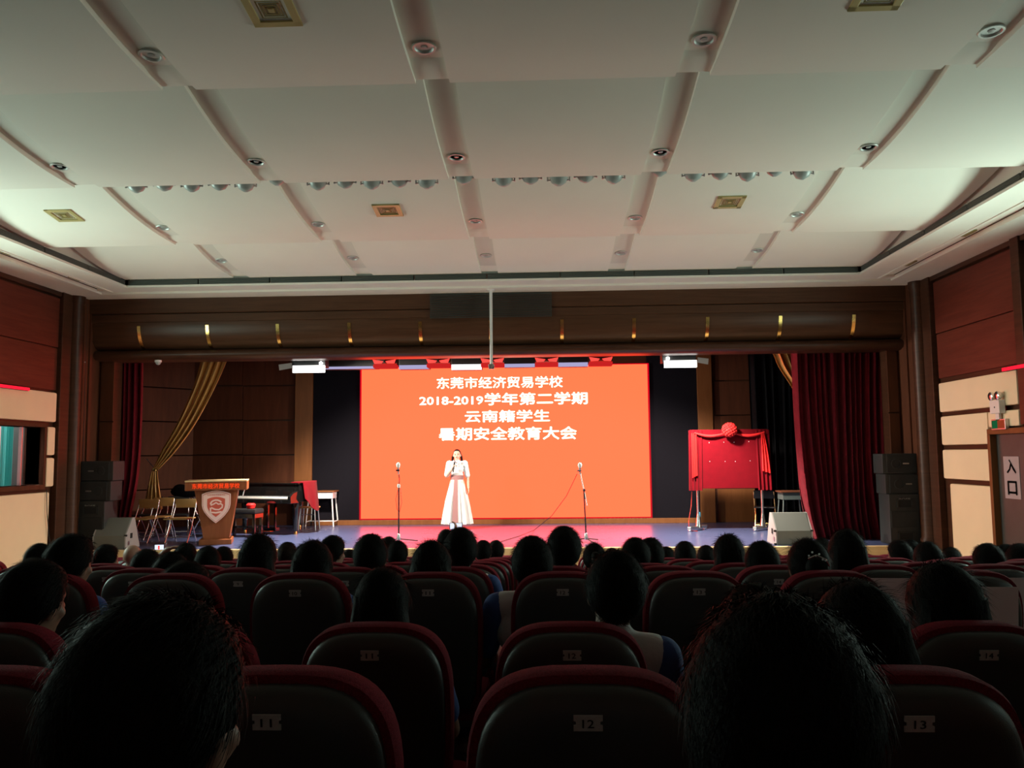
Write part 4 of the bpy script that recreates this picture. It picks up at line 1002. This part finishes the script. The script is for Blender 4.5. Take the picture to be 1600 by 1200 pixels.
for r in range(1, len(ROWS)):
    Y = ROWS[r][0]; fl = ROWFL[r]
    for n in range(1, 21):
        if not in_view(r, n): continue
        lab = 'maroon and dark grey auditorium seat, plate %s, in the %s row from the camera' % (ONES[n], ORD[r])
        if (r, n) in PAPER: lab = 'auditorium seat with a paper sheet on its back, plate %s, %s row' % (ONES[n], ORD[r])
        t = thing('auditorium_seat', lab, 'seat', (seat_x(n), Y, fl), 0, 'auditorium seats in rows')
        CHAIRS[(r, n)] = t
        link('back_shell', me_shell, t); link('back_cushion', me_cush, t); link('seat_cushion', me_seat, t); link('seat_pan', me_pan, t)
        q = link('armrest', me_arm, t, (-SDX/2, 0, 0)); q = link('side_panel', me_sup, t, (-SDX/2, 0, 0))
        pz = 0.948
        pl = link('number_plate', me_plate, t, (0, yb(pz)-0.0455, pz)); pl.rotation_euler.x = 0.149
        link('number', num_mesh(n), pl, (0, -0.0012, 0))
# paper sheets hung over some seat backs
for (r, n) in sorted(PAPER):
    if (r, n) not in CHAIRS: continue
    t = thing('paper_sheet', 'pinkish paper sheet hung on the back of seat %s, %s row' % (ONES[n], ORD[r]), 'paper', (seat_x(n)+0.008, ROWS[r][0], ROWFL[r]), 0, 'paper sheets on seat backs')
    z0, z1 = 0.66, 0.965
    def fn(u, v, r=r): z = z1+(z0-z1)*v; return Vector(((u-0.5)*0.29+0.006*v, yb(z)-0.052-0.004*math.sin(u*5+r)-0.006*v*v, z))
    MB().grid(fn, 8, 8, (0, 0.0015, 0)).build('sheet', 'paper', t, True)
    o = text_mb('第三小组', 0.15, 0.032, 0.0).build('lettering', 'faint_ink', t); o.location = (0.03, yb(0.755)-0.066, 0.755); o.rotation_euler.x = 0.17
# side blocks: last armrest of each row
for r in range(4, len(ROWS)):
    if (r, 20) in CHAIRS:
        link('armrest', me_arm, CHAIRS[(r, 20)], (SDX/2, 0, 0)); link('side_panel', me_sup, CHAIRS[(r, 20)], (SDX/2, 0, 0))
# the row in front of the camera, its backs below the picture edge
for n in range(10, 15):
    t = thing('auditorium_seat', 'auditorium seat, plate %s, in the row right before the camera, below the picture edge' % ONES[n], 'seat', (seat_x(n), ROWS[0][0], ROWFL[0]), 0, 'auditorium seats in rows')
    CHAIRS[(0, n)] = t
    link('back_shell', me_shell, t); link('back_cushion', me_cush, t); link('seat_cushion', me_seat, t); link('seat_pan', me_pan, t)
    link('armrest', me_arm, t, (-SDX/2, 0, 0)); link('side_panel', me_sup, t, (-SDX/2, 0, 0))

# ================================================================ people
def remeshed(mb, vox, smooth_it=6, name='body', material='skin', fac=0.5):
    me = bpy.data.meshes.new(name); me.from_pydata(mb.v, [], mb.f)
    o = bpy.data.objects.new(name, me); COL.objects.link(o)
    md = o.modifiers.new('r', 'REMESH'); md.mode = 'VOXEL'; md.voxel_size = vox
    if smooth_it: ms = o.modifiers.new('s', 'SMOOTH'); ms.iterations = smooth_it; ms.factor = fac
    bpy.context.view_layer.update()
    out = bpy.data.meshes.new_from_object(o.evaluated_get(bpy.context.evaluated_depsgraph_get()))
    bpy.data.objects.remove(o); bpy.data.meshes.remove(me)
    out.name = name; out.materials.clear(); out.materials.append(M[material]); out.shade_smooth()
    return out
def head(mb, c, fwd=1):
    """head of half-height .115 about c, face towards fwd*y"""
    x, y, z = c; f = fwd
    mb.ell((x, y-0.008*f, z+0.025), (0.074, 0.092, 0.088), 20, 14)           # cranium
    mb.ell((x, y+0.020*f, z-0.030), (0.058, 0.068, 0.078), 18, 12)           # face
    mb.ell((x, y+0.050*f, z-0.085), (0.030, 0.030, 0.026), 12, 8)            # chin
    mb.cap((x, y+0.080*f, z+0.008), (x, y+0.098*f, z-0.026), 0.008, 0.013)   # nose
    mb.cap((x-0.03, y+0.076*f, z+0.020), (x+0.03, y+0.076*f, z+0.020), 0.009, 0.009)  # brow
    mb.cap((x-0.014, y+0.081*f, z-0.052), (x+0.014, y+0.081*f, z-0.052), 0.008, 0.008)  # lips
    for s in (-1, 1):
        mb.ell((x+s*0.074, y-0.006*f, z-0.012), (0.012, 0.021, 0.033), 10, 8)  # ears
        mb.ell((x+s*0.045, y+0.052*f, z-0.028), (0.020, 0.02, 0.02), 8, 6)
    return mb
def hand(mb, wrist, d, palm_n, s=1.0, curl=0.5, thumb=1):
    """palm and five bent fingers along d; palm_n points out of the palm"""
    w = Vector(wrist); d = Vector(d).normalized(); n = Vector(palm_n); n = (n-d*n.dot(d)).normalized(); sd = d.cross(n)
    for k in (-1, 0, 1): mb.cap(w+sd*0.02*k*s, w+d*0.075*s+sd*0.026*k*s, 0.015*s, 0.014*s, 8)
    for k, L in enumerate((0.062, 0.075, 0.080, 0.070)):
        b = w+d*0.085*s+sd*(k-1.5)*0.021*s*(-thumb); j = b+(d*math.cos(curl*0.7)+n*math.sin(curl*0.7))*L*0.5*s
        e = j+(d*math.cos(curl*2)+n*math.sin(curl*2))*L*0.5*s
        mb.cap(b, j, 0.0095*s, 0.0085*s, 8); mb.cap(j, e, 0.0085*s, 0.007*s, 8)
    tb = w+d*0.025*s+sd*0.032*s*thumb; tj = tb+(d*0.7+sd*0.6*thumb+n*0.3).normalized()*0.04*s; te = tj+(d*0.8+n*0.6).normalized()*0.032*s
    mb.cap(tb, tj, 0.012*s, 0.010*s, 8); mb.cap(tj, te, 0.010*s, 0.008*s, 8)
    return mb
HC = Vector((0, 0.215, 1.055))                    # head centre of a seated person, head top at 1.17
def arm_pts(mode, s):
    sh = Vector((s*0.165, 0.20, 0.875))
    if mode == 'raised': return sh, Vector((s*0.20, 0.42, 0.88)), Vector((s*0.075, 0.50, 1.13)), Vector((0, 0.1, 1)), Vector((-s, 0.2, 0))
    if mode == 'onhead': return sh, Vector((s*0.33, 0.26, 0.98)), Vector((s*0.15, 0.20, 1.14)), Vector((-s*0.95, -0.1, 0.30)), Vector((-s*0.2, 0, -1))
    return sh, Vector((s*0.225, 0.27, 0.63)), Vector((s*0.11, 0.47, 0.60)), Vector((-s*0.3, 1, -0.1)), Vector((0, 0, -1))
def seated_body(modes):
    b = MB(); head(b, HC)
    b.cap((0, 0.205, 0.90), (0, 0.212, 1.0), 0.058, 0.052)
    b.ell((0, 0.215, 0.79), (0.155, 0.095, 0.14), 18, 12); b.ell((0, 0.25, 0.64), (0.135, 0.10, 0.14), 18, 12); b.ell((0, 0.30, 0.54), (0.16, 0.13, 0.09), 18, 10)
    b.cap((-0.13, 0.2, 0.885), (0.13, 0.2, 0.885), 0.058, 0.058)
    for s in (-1, 1):
        sh, el, wr_, hd, pn = arm_pts(modes[0] if s < 0 else modes[1], s)
        b.cap(sh, el, 0.046, 0.038); b.cap(el, wr_, 0.038, 0.026); hand(b, wr_, hd, pn, 0.9, 0.6, thumb=-s)
        b.cap((s*0.085, 0.32, 0.54), (s*0.10, 0.70, 0.53), 0.072, 0.055); b.cap((s*0.10, 0.70, 0.53), (s*0.10, 0.72, 0.10), 0.052, 0.036)
        b.cap((s*0.10, 0.71, 0.045), (s*0.11, 0.90, 0.035), 0.036, 0.030)
    return remeshed(b, 0.0085, 4, 'person', 'skin')
def clothes(modes):
    b = MB()
    b.ell((0, 0.213, 0.79), (0.172, 0.108, 0.15), 18, 12); b.ell((0, 0.25, 0.64), (0.152, 0.115, 0.15), 18, 12); b.ell((0, 0.29, 0.54), (0.172, 0.14, 0.07), 18, 10)
    b.cap((-0.125, 0.2, 0.885), (0.125, 0.2, 0.885), 0.068, 0.068); b.cap((0, 0.203, 0.90), (0, 0.205, 0.945), 0.070, 0.060)
    shirt = remeshed(b, 0.012, 4, 'shirt', 'shirt_white')
    sl = []
    for s in (-1, 1):
        sh, el, *_ = arm_pts(modes[0] if s < 0 else modes[1], s); b = MB()
        b.cap(sh+Vector((-s*0.01, 0, 0.006)), sh+(el-sh)*0.72, 0.066, 0.056, 14); sl.append(remeshed(b, 0.011, 3, 'sleeve', 'sleeve_blue'))
    b = MB()
    for s in (-1, 1):
        b.cap((s*0.085, 0.32, 0.54), (s*0.10, 0.70, 0.53), 0.080, 0.064); b.cap((s*0.10, 0.70, 0.53), (s*0.10, 0.72, 0.14), 0.060, 0.052)
    b.ell((0, 0.31, 0.53), (0.165, 0.14, 0.075), 16, 10)
    return shirt, sl, remeshed(b, 0.013, 3, 'trousers', 'trouser_navy')
def ss(a, b, x):
    t = max(0.0, min(1.0, (x-a)/(b-a))); return t*t*(3-2*t)
def strands(mb, pts, rnd, L, wd=0.0008, lift=0.0038):
    """thin tapered blades of hair along (point, normal, direction)"""
    for p, n, d in pts:
        t = (d-n*d.dot(n)).normalized(); s = t.cross(n); l_ = L*(0.5+rnd.random())
        a = p-n*0.003; b = p+t*l_*0.55+n*lift*rnd.random(); c = p+t*l_+n*lift*(rnd.random()-0.3)
        mb.add([a+s*wd, a-s*wd, b+s*wd*0.8, b-s*wd*0.8, c], [(0, 1, 3, 2), (2, 3, 4)])
def hair_mesh(kind, seed, material='hair_black'):
    rnd = random.Random(seed); m = MB(); c = HC+Vector((0, -0.008, 0.020)); nu, nv = 44, 30; off = Vector((seed*3.1, 0, 0))
    low = {'short': -0.55, 'long': -0.9, 'tail': -0.50, 'bun': -0.50, 'bob': -0.9, 'bald': 9}[kind]
    V = []; N = []
    fat = {'short': 1.0, 'long': 1.02, 'tail': 0.97, 'bun': 0.98, 'bob': 1.05}[kind]
    for j in range(nv+1):
        th = PI*j/nv
        for i in range(nu):
            ph = 2*PI*i/nu; d = Vector((math.sin(th)*math.sin(ph), -math.sin(th)*math.cos(ph), math.cos(th)))   # ph 0 = back
            front = d.y                              # 1 = face
            lim = -0.92+0.62*ss(-0.6, 0.1, front)+0.85*ss(0.05, 0.75, front) if kind in ('short', 'tail', 'bun') else -0.75+0.2*ss(-0.2, 0.2, front)+1.0*ss(0.1, 0.75, front)
            mask = ss(lim-0.16, lim+0.10, d.z)
            rough = 1+0.035*noise.noise(d*4+off)+0.022*noise.noise(Vector((d.x*13, d.y*13, d.z*5))+off)
            hr = 1/math.sqrt((d.x/(0.092*fat))**2+(d.y/(0.112*fat))**2+(d.z/(0.112*fat))**2)*rough
            ir = 1/math.sqrt((d.x/0.060)**2+(d.y/0.070)**2+(d.z/0.07)**2)
            V.append(c+d*(ir+(hr-ir)*mask)); N.append((d, mask))
    fs = [(j*nu+i, j*nu+(i+1) % nu, (j+1)*nu+(i+1) % nu, (j+1)*nu+i) for j in range(nv) for i in range(nu)]
    m.add(V, fs); pts = []
    for p, (d, mask) in zip(V, N):
        if mask > 0.85:
            for _ in range(4 if kind == 'short' else 2):
                dr = Vector((rnd.uniform(-0.5, 0.5), -0.55-0.4*d.z, -0.75)) if kind != 'tail' else Vector((0, -1, -0.25))
                pts.append((p+Vector((rnd.uniform(-.006, .006), rnd.uniform(-.006, .006), rnd.uniform(-.004, .004))), d, dr))
    strands(m, pts, rnd, 0.036 if kind == 'short' else 0.06)
    if kind in ('long', 'bob'):
        bot = -0.235 if kind == 'long' else -0.115; n2, k2 = 40, 16; V2 = []; lock = []
        for k in range(k2+1):
            v = k/k2; z = 0.05+(bot-0.05)*v
            rx = 0.088+0.016*ss(0, 0.5, v)-0.010*ss(0.6, 1, v); yb_ = -0.112-0.012*ss(0, 0.4, v)+0.03*ss(0.5, 1, v); yf = 0.035-0.02*v
            for i in range(n2):
                a = 2*PI*i/n2; sx, cy_ = math.sin(a), math.cos(a)
                rg = 1+0.03*noise.noise(Vector((sx*5, cy_*5, v*1.3))+off)+0.02*math.sin(a*17+v*2+seed)
                y = (yb_+yf)/2+(yf-yb_)/2*math.copysign(abs(cy_)**0.8, cy_); zz = z+(0.016*math.sin(a*9+seed) if k == k2 else 0)
                V2.append(HC+Vector((sx*rx*rg, y*rg, zz)))
                if k in (3, 8, 12) and cy_ < 0.4: lock.append((HC+Vector((sx*rx*rg, y*rg, zz)), Vector((sx, cy_, 0)), Vector((rnd.uniform(-.12, .12), 0, -1))))
        fs = [(k*n2+i, k*n2+(i+1) % n2, (k+1)*n2+(i+1) % n2, (k+1)*n2+i) for k in range(k2) for i in range(n2)]
        fs += [tuple(range(n2-1, -1, -1)), tuple(k2*n2+i for i in range(n2))]
        m.add(V2, fs); strands(m, lock, rnd, 0.08, 0.0008, 0.002)
    if kind == 'tail':
        m.tube([HC+Vector(q) for q in ((0, -0.09, 0.055), (0.004, -0.135, 0.05), (0.012, -0.160, -0.02), (0.022, -0.150, -0.11), (0.034, -0.135, -0.17))], [0.022, 0.034, 0.042, 0.034, 0.006], 14)
    if kind == 'bun':
        m.ell(tuple(HC+Vector((0, -0.125, 0.02))), (0.05, 0.04, 0.048), 16, 10)
    return m.mesh('hair', material, True)
BODY = {}
def body_set(modes):
    if modes not in BODY: BODY[modes] = (seated_body(modes), clothes(modes))
    return BODY[modes]
HAIR = {}
def hair(kind, seed, mt):
    if (kind, seed, mt) not in HAIR: HAIR[(kind, seed, mt)] = hair_mesh(kind, seed, mt)
    return HAIR[(kind, seed, mt)]
HN = {'short': 'short dark hair', 'long': 'long straight dark hair', 'tail': 'dark hair in a ponytail', 'bun': 'dark hair pinned up', 'bob': 'chin-length dark hair', 'bald': 'shaved head'}
def person(px, py, r, kind, label, turn=0.0, lean=0.0, modes=('lap', 'lap'), seed=1, wpx=None, mt='hair_black', dy=0.0, tilt=0.0):
    """px, py: top of the head in the picture; r: seat row"""
    Y = ROWS[r][0]+0.215+dy; p = P(px, py, Y); fl = ROWFL[r]
    s = (p.z-fl-0.46)/0.71
    wd = {'short': 0.188, 'long': 0.205, 'tail': 0.182, 'bun': 0.184, 'bob': 0.2, 'bald': 0.155}[kind]
    if wpx: s = 0.35*s+0.65*(wpx*Y/F/wd)
    s = max(0.80, min(1.22, s))
    bm_, (shirt, sl, tr) = body_set(modes)
    o = bpy.data.objects.new('person', bm_); COL.objects.link(o); tag(o, label, 'person', 'seated audience')
    if kind != 'bald': link('hair', hair(kind, seed, mt), o)
    link('shirt', shirt, o); link('sleeve', sl[0], o); link('sleeve', sl[1], o); link('trousers', tr, o)
    from mathutils import Euler
    top = Vector((0, 0.205, 1.178))
    E_ = Euler((tilt, lean, turn)); o.rotation_euler = E_; o.scale = (s, s, s)
    q = E_.to_matrix() @ (top*s); o.location = Vector((p.x, Y, p.z))-q
    return o, p, s
LP = ('lap', 'lap')
AUD = [  # px, py(top), row, hair, label, extra
 (240, 945, 0, 'short', 'person with short black hair seen close from behind at lower left', dict(wpx=268, seed=1, turn=-0.25)),
 (1214, 948, 0, 'short', 'person with short black hair seen close from behind at lower right', dict(wpx=284, seed=2, turn=-0.3)),
 (1335, 917, 1, 'long', 'long-haired person in the nearest seat row, right of the closest right head', dict(wpx=140, seed=3, lean=-0.08)),
 (1177, 917, 2, 'short', 'person whose brownish head shows just above the closest right head', dict(seed=4, wpx=100, mt='hair_brown')),
 (966, 866, 2, 'short', 'person in white shirt with blue sleeves leaning out right of seat twelve', dict(seed=5, wpx=92, lean=0.10, turn=0.1)),
 (597, 893, 2, 'long', 'long-haired person behind seat eleven of the second row', dict(seed=6, wpx=88)),
 (58, 880, 2, 'short', 'person with short hair and turned cheek at the left picture edge', dict(seed=1, wpx=100, lean=0.12, turn=-0.32)),
 (1473, 886, 2, 'long', 'person with long straight black hair behind seat fourteen of the second row', dict(seed=7, wpx=122)),
 (292, 882, 3, 'short', 'person with short hair facing half right above the closest left head', dict(seed=2, wpx=88, turn=-0.45, lean=0.1)),
 (114, 839, 3, 'short', 'tall person with short hair at left, above the left edge heads', dict(seed=4, wpx=68, turn=-0.28, lean=0.1)),
 (831, 842, 3, 'short', 'person with short hair in seat twelve of the third row', dict(seed=8, wpx=66)),
 (674, 850, 3, 'bob', 'person with chin-length hair in seat eleven of the third row', dict(seed=9, wpx=63)),
 (489, 849, 3, 'long', 'person with long hair in seat ten of the third row', dict(seed=3, wpx=66)),
 (1262, 845, 3, 'bun', 'person with pinned-up hair and a glittering hair clip', dict(seed=10, wpx=64)),
 (1322, 831, 4, 'long', 'tall long-haired person beside the one with the hair clip', dict(seed=6, wpx=56)),
 (579, 838, 4, 'short', 'person with visible ears left of the head below the presenter', dict(seed=5, wpx=54)),
 (719, 828, 4, 'short', 'person with short hair in the fourth row right below the presenter', dict(seed=8, wpx=54)),
 (697, 829, 9, 'short', 'person far in front holding up a phone to film the presenter', dict(seed=8, wpx=24, modes=('lap', 'raised'))),
 (881, 826, 4, 'short', 'person with tousled short hair below the boom microphone', dict(seed=1, wpx=54)),
 (404, 838, 4, 'long', 'long-haired person sitting below the piano legs', dict(seed=7, wpx=62)),
 (1190, 849, 4, 'short', 'person with round dark head left of the hair clip person', dict(seed=2, wpx=53)),
 (268, 866, 4, 'short', 'person ducking low with short hair at left, below the raised hand', dict(seed=9, wpx=60)),
 (993, 843, 5, 'short', 'left one of two heads touching each other before the right dark panel', dict(seed=4, wpx=46)),
 (1016, 843, 6, 'short', 'right one of two heads touching each other before the right dark panel', dict(seed=5, wpx=44)),
 (1138, 838, 5, 'long', 'long-haired person below the left leg of the red board', dict(seed=3, wpx=50)),
 (229, 861, 5, 'short', 'person with short hair below the yellow folding chairs', dict(seed=1, wpx=48)),
 (62, 852, 5, 'short', 'person with short hair at the far left by the cream wall', dict(seed=8, wpx=42)),
 (325, 856, 6, 'short', 'person with short hair sitting straight below the lectern', dict(seed=2, wpx=40, turn=0.4)),
 (349, 856, 7, 'short', 'person half hidden below the right edge of the lectern', dict(seed=4, wpx=30)),
 (1543, 852, 5, 'short', 'person with short hair below the entrance door', dict(seed=5, wpx=44)),
 (1449, 850, 6, 'bob', 'person with chin-length hair before the right corner column', dict(seed=9, wpx=42)),
 (290, 851, 7, 'short', 'person scratching the head left of the lectern foot', dict(seed=8, wpx=36, modes=('onhead', 'lap'))),
 (166, 853, 6, 'short', 'person with short hair below the left grey stage monitor', dict(seed=1, wpx=37, turn=-0.4)),
 (520, 839, 6, 'short', 'person with short hair turned right, below the left dark panel', dict(seed=2, wpx=38, turn=-0.5)),
 (928, 850, 6, 'tail', 'person with hair tied up below the boom stand feet', dict(seed=11, wpx=36)),
 (1405, 847, 7, 'short', 'person facing half left below the right speaker stack', dict(seed=4, wpx=36, turn=0.5)),
 (1571, 853, 7, 'short', 'person behind the one below the entrance door', dict(seed=5, wpx=38)),
 (1593, 852, 6, 'short', 'person at the right picture edge below the door', dict(seed=8, wpx=42)),
 (1070, 848, 7, 'short', 'person with small round head below the right dark panel', dict(seed=1, wpx=34)),
 (621, 847, 7, 'short', 'person with short hair at the foot of the left microphone stand', dict(seed=2, wpx=33)),
 (449, 849, 7, 'short', 'person with brownish hair below the piano bench end', dict(seed=4, wpx=28, mt='hair_brown')),
 (1486, 857, 8, 'short', 'small head near the right end of the stage front', dict(seed=5, wpx=29)),
 (1103, 854, 8, 'short', 'small head between the board legs and the dark panel', dict(seed=8, wpx=28)),
 (207, 850, 8, 'bald', 'person with a shaved head below the left stage monitor', dict(wpx=28)),
 (755, 846, 8, 'short', 'small head right of the head below the presenter', dict(seed=1, wpx=26)),
 (775, 846, 9, 'short', 'small head second to the right of the head below the presenter', dict(seed=2, wpx=25)),
 (545, 860, 9, 'short', 'low head between two taller heads below the screen left edge', dict(seed=4, wpx=25)),
 (607, 840, 9, 'short', 'tiny head peeping above the person with visible ears', dict(seed=5, wpx=24)),
 (956, 858, 9, 'short', 'low small head right of the hair-tied person', dict(seed=8, wpx=26)),
 (1041, 856, 8, 'short', 'small head right of the two touching heads', dict(seed=1, wpx=26)),
 (1423, 845, 8, 'short', 'small head behind the person facing half left', dict(seed=2, wpx=27)),
 (475, 852, 8, 'short', 'small head below the piano, left of the long-haired third-row person', dict(seed=4, wpx=28)),
 (1284, 842, 8, 'short', 'small head seen between the hair clip and the tall long-haired person', dict(seed=5, wpx=26)),
]
PP = {}
for px, py, r, kind, lab, kw in AUD:
    PP[lab] = person(px, py, r, kind, lab, **kw)
# hair clip, phones
o, p, s = PP['person with pinned-up hair and a glittering hair clip']
t = thing('hair_clip', 'small glittering hair clip in the pinned-up hair', 'hair clip', (p.x+0.0, p.y-0.125, p.z-0.075))
MB().tube([(-0.04, 0, 0.015), (-0.01, -0.012, 0.03), (0.03, -0.01, 0.012), (0.045, 0, -0.015)], 0.004, 6).build('band', 'chrome', t)
for k in range(6): MB().ell((-0.04+0.014*k, -0.012, 0.03-0.004*(k-1)**2*0.5+0.012*(k % 2)), 0.0045, 6, 4).build('gem', 'white_paint', t)
def phone(loc, rz, label, w=0.15, h=0.075):
    t = thing('smartphone', label, 'phone', loc, rz)
    MB().box(-w/2, w/2, -0.004, 0.004, -h/2, h/2, 0.003).build('case', 'black', t)
    MB().box(-w/2+0.008, w/2-0.008, -0.0048, -0.0035, -h/2+0.004, h/2-0.004).build('display', 'phone_glow', t)
    MB().box(-0.012, 0.004, -0.0055, -0.0045, -h/2+0.006, h/2-0.012).build('picture', 'par_red', t)
phone(P(712.5, 822, 9.35), 0, 'smartphone held up sideways, filming the presenter')
phone(P(249, 855, 8.1), 0.2, 'smartphone glowing among the heads below the yellow chairs', 0.10, 0.055)

# ---------------------------------------------------------------- the presenter
YPR = 16.1; fp = G(713, 826, ZS); px_ = P(714, 702, YPR); H = px_.z-ZS
k = H/1.60
b = MB(); hc = Vector((0, 0, 1.485)); head(b, hc, -1)
b.cap((0, 0.012, 1.33), (0, 0.005, 1.42), 0.048, 0.046)
b.ell((0, 0.0, 1.22), (0.145, 0.085, 0.14)); b.ell((0, 0, 1.06), (0.12, 0.08, 0.13)); b.ell((0, 0, 0.92), (0.155, 0.10, 0.12))
b.cap((-0.135, 0, 1.315), (0.135, 0, 1.315), 0.045, 0.045)
RS, RE, RW = Vector((-0.16, 0, 1.31)), Vector((-0.205, -0.06, 1.06)), Vector((-0.075, -0.20, 1.20))
LS, LE, LW_ = Vector((0.16, 0, 1.31)), Vector((0.215, 0.0, 1.04)), Vector((0.235, -0.03, 0.82))
b.cap(RS, RE, 0.042, 0.034); b.cap(RE, RW, 0.034, 0.023); hand(b, RW, (0.35, -0.1, 0.9), (1, -0.2, -0.3), 0.85, 1.0, thumb=-1)
b.cap(LS, LE, 0.042, 0.033); b.cap(LE, LW_, 0.033, 0.022); hand(b, LW_, (0.05, -0.05, -1), (-1, 0, 0), 0.85, 0.4, thumb=1)
for s in (-1, 1):
    b.cap((s*0.08, 0, 0.88), (s*0.075, -0.01, 0.48), 0.075, 0.05); b.cap((s*0.075, -0.01, 0.48), (s*0.07, 0.01, 0.09), 0.048, 0.030)
    b.cap((s*0.07, 0.02, 0.04), (s*0.08, -0.12, 0.03), 0.032, 0.026)
pb_ = remeshed(b, 0.008, 3, 'person', 'skin_fair')
o = bpy.data.objects.new('person', pb_); COL.objects.link(o); o.location = (px_.x, YPR, ZS); o.scale = (k, k, k)
tag(o, 'presenter in a long white dress speaking into a handheld microphone on stage', 'person')
b = MB(); b.ell((0, 0, 1.22), (0.160, 0.100, 0.15)); b.ell((0, 0, 1.07), (0.132, 0.092, 0.13)); b.cap((-0.13, 0, 1.312), (0.13, 0, 1.312), 0.056, 0.056); b.cap((0, 0.01, 1.33), (0, 0.008, 1.375), 0.060, 0.052)
link('blouse', remeshed(b, 0.010, 3, 'blouse', 'dress_white'), o)
for a_, c_ in ((RS, RE), (LS, LE)):
    q = MB(); q.cap(a_+Vector((0, 0, 0.005)), a_+(c_-a_)*0.88, 0.062, 0.056, 14); link('sleeve', remeshed(q, 0.010, 2, 'sleeve', 'dress_white'), o)
for s in (-1, 1): MB().prism([(0.0, 1.30), (s*0.055, 1.385), (s*0.075, 1.37), (s*0.02, 1.24)], 'y', -0.112, -0.095).build('collar', 'dress_white', o)
rings = []
for j in range(15):
    v = j/14; z = 1.02-0.92*v; ring_ = []
    for i in range(96):
        a_ = 2*PI*i/96; r0 = 0.118+0.172*v**0.85; fold = 1+0.16*min(1, v*2.2)*math.sin(13*a_+0.6*math.sin(3*a_))
        ring_.append((r0*math.sin(a_)*fold, r0*0.78*math.cos(a_)*fold, z))
    rings.append(ring_)
MB().loops(rings).build('skirt', 'dress_white', o, True)
MB().loops([[(0.136*math.sin(2*PI*i/40), 0.100*math.cos(2*PI*i/40), z) for i in range(40)] for z in (0.985, 1.0, 1.06, 1.075)]).build('sash', 'dress_rose', o, True)  # shadow of the arm on the waist, painted as a darker band
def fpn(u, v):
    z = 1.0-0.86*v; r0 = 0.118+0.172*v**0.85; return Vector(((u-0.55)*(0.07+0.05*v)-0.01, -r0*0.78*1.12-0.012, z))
MB().grid(fpn, 4, 12, (0, 0.01, 0)).build('front_panel', 'dress_rose', o, True)  # darker rose strip down the front of the skirt
hm = MB(); V = []; nu, nv = 40, 26; c = hc+Vector((0, 0.008, 0.02))
for j in range(nv+1):
    th = PI*j/nv
    for i in range(nu):
        ph = 2*PI*i/nu; d = Vector((math.sin(th)*math.sin(ph), math.sin(th)*math.cos(ph), math.cos(th))); fr_ = -d.y
        lim = -0.7+0.3*ss(-0.5, 0.1, fr_)+1.05*ss(0.05, 0.7, fr_); mask = ss(lim-0.14, lim+0.08, d.z)
        hr = 1/math.sqrt((d.x/0.083)**2+(d.y/0.104)**2+(d.z/0.100)**2)*(1-0.02*math.exp(-(d.x*14)**2)); ir = 1/math.sqrt((d.x/0.06)**2+(d.y/0.07)**2+(d.z/0.07)**2)
        V.append(c+d*(ir+(hr-ir)*mask))
hm.add(V, [(j*nu+i, j*nu+(i+1) % nu, (j+1)*nu+(i+1) % nu, (j+1)*nu+i) for j in range(nv) for i in range(nu)])
for s in (-1, 1): hm.tube([hc+Vector(q) for q in ((s*0.07, 0.02, 0.02), (s*0.088, 0.02, -0.05), (s*0.095, 0.0, -0.11), (s*0.10, -0.01, -0.15))], [0.02, 0.028, 0.026, 0.006], 10)
hm.build('hair', 'hair_brown', o, True)
for s in (-1, 1):
    e_ = MB().ell(tuple(hc+Vector((s*0.028, -0.0835, 0.002))), (0.012, 0.005, 0.005), 10, 6).build('eye', 'ink', o)
    MB().cap(hc+Vector((s*0.018, -0.090, 0.026)), hc+Vector((s*0.042, -0.080, 0.027)), 0.0035, 0.003, 6).build('eyebrow', 'hair_brown', o)
MB().cap(hc+Vector((-0.016, -0.0905, -0.052)), hc+Vector((0.016, -0.0905, -0.052)), 0.005, 0.005, 8).build('mouth', 'crest_red', o)
for s in (-1, 1): MB().ell((s*0.075, -0.06, 0.035), (0.042, 0.11, 0.036), 14, 8).build('shoe', 'ink', o, True)
mc = thing('microphone', 'handheld microphone in the right hand of the presenter', 'microphone', (px_.x, YPR, ZS))
mc.scale = (k, k, k)
MB().tube([(-0.055, -0.235, 1.14), (-0.03, -0.205, 1.33)], [0.013, 0.018], 12).build('handle', 'black', mc, True)
MB().ell((-0.026, -0.20, 1.355), (0.026, 0.026, 0.03), 12, 8).build('grille_head', 'steel', mc, True)
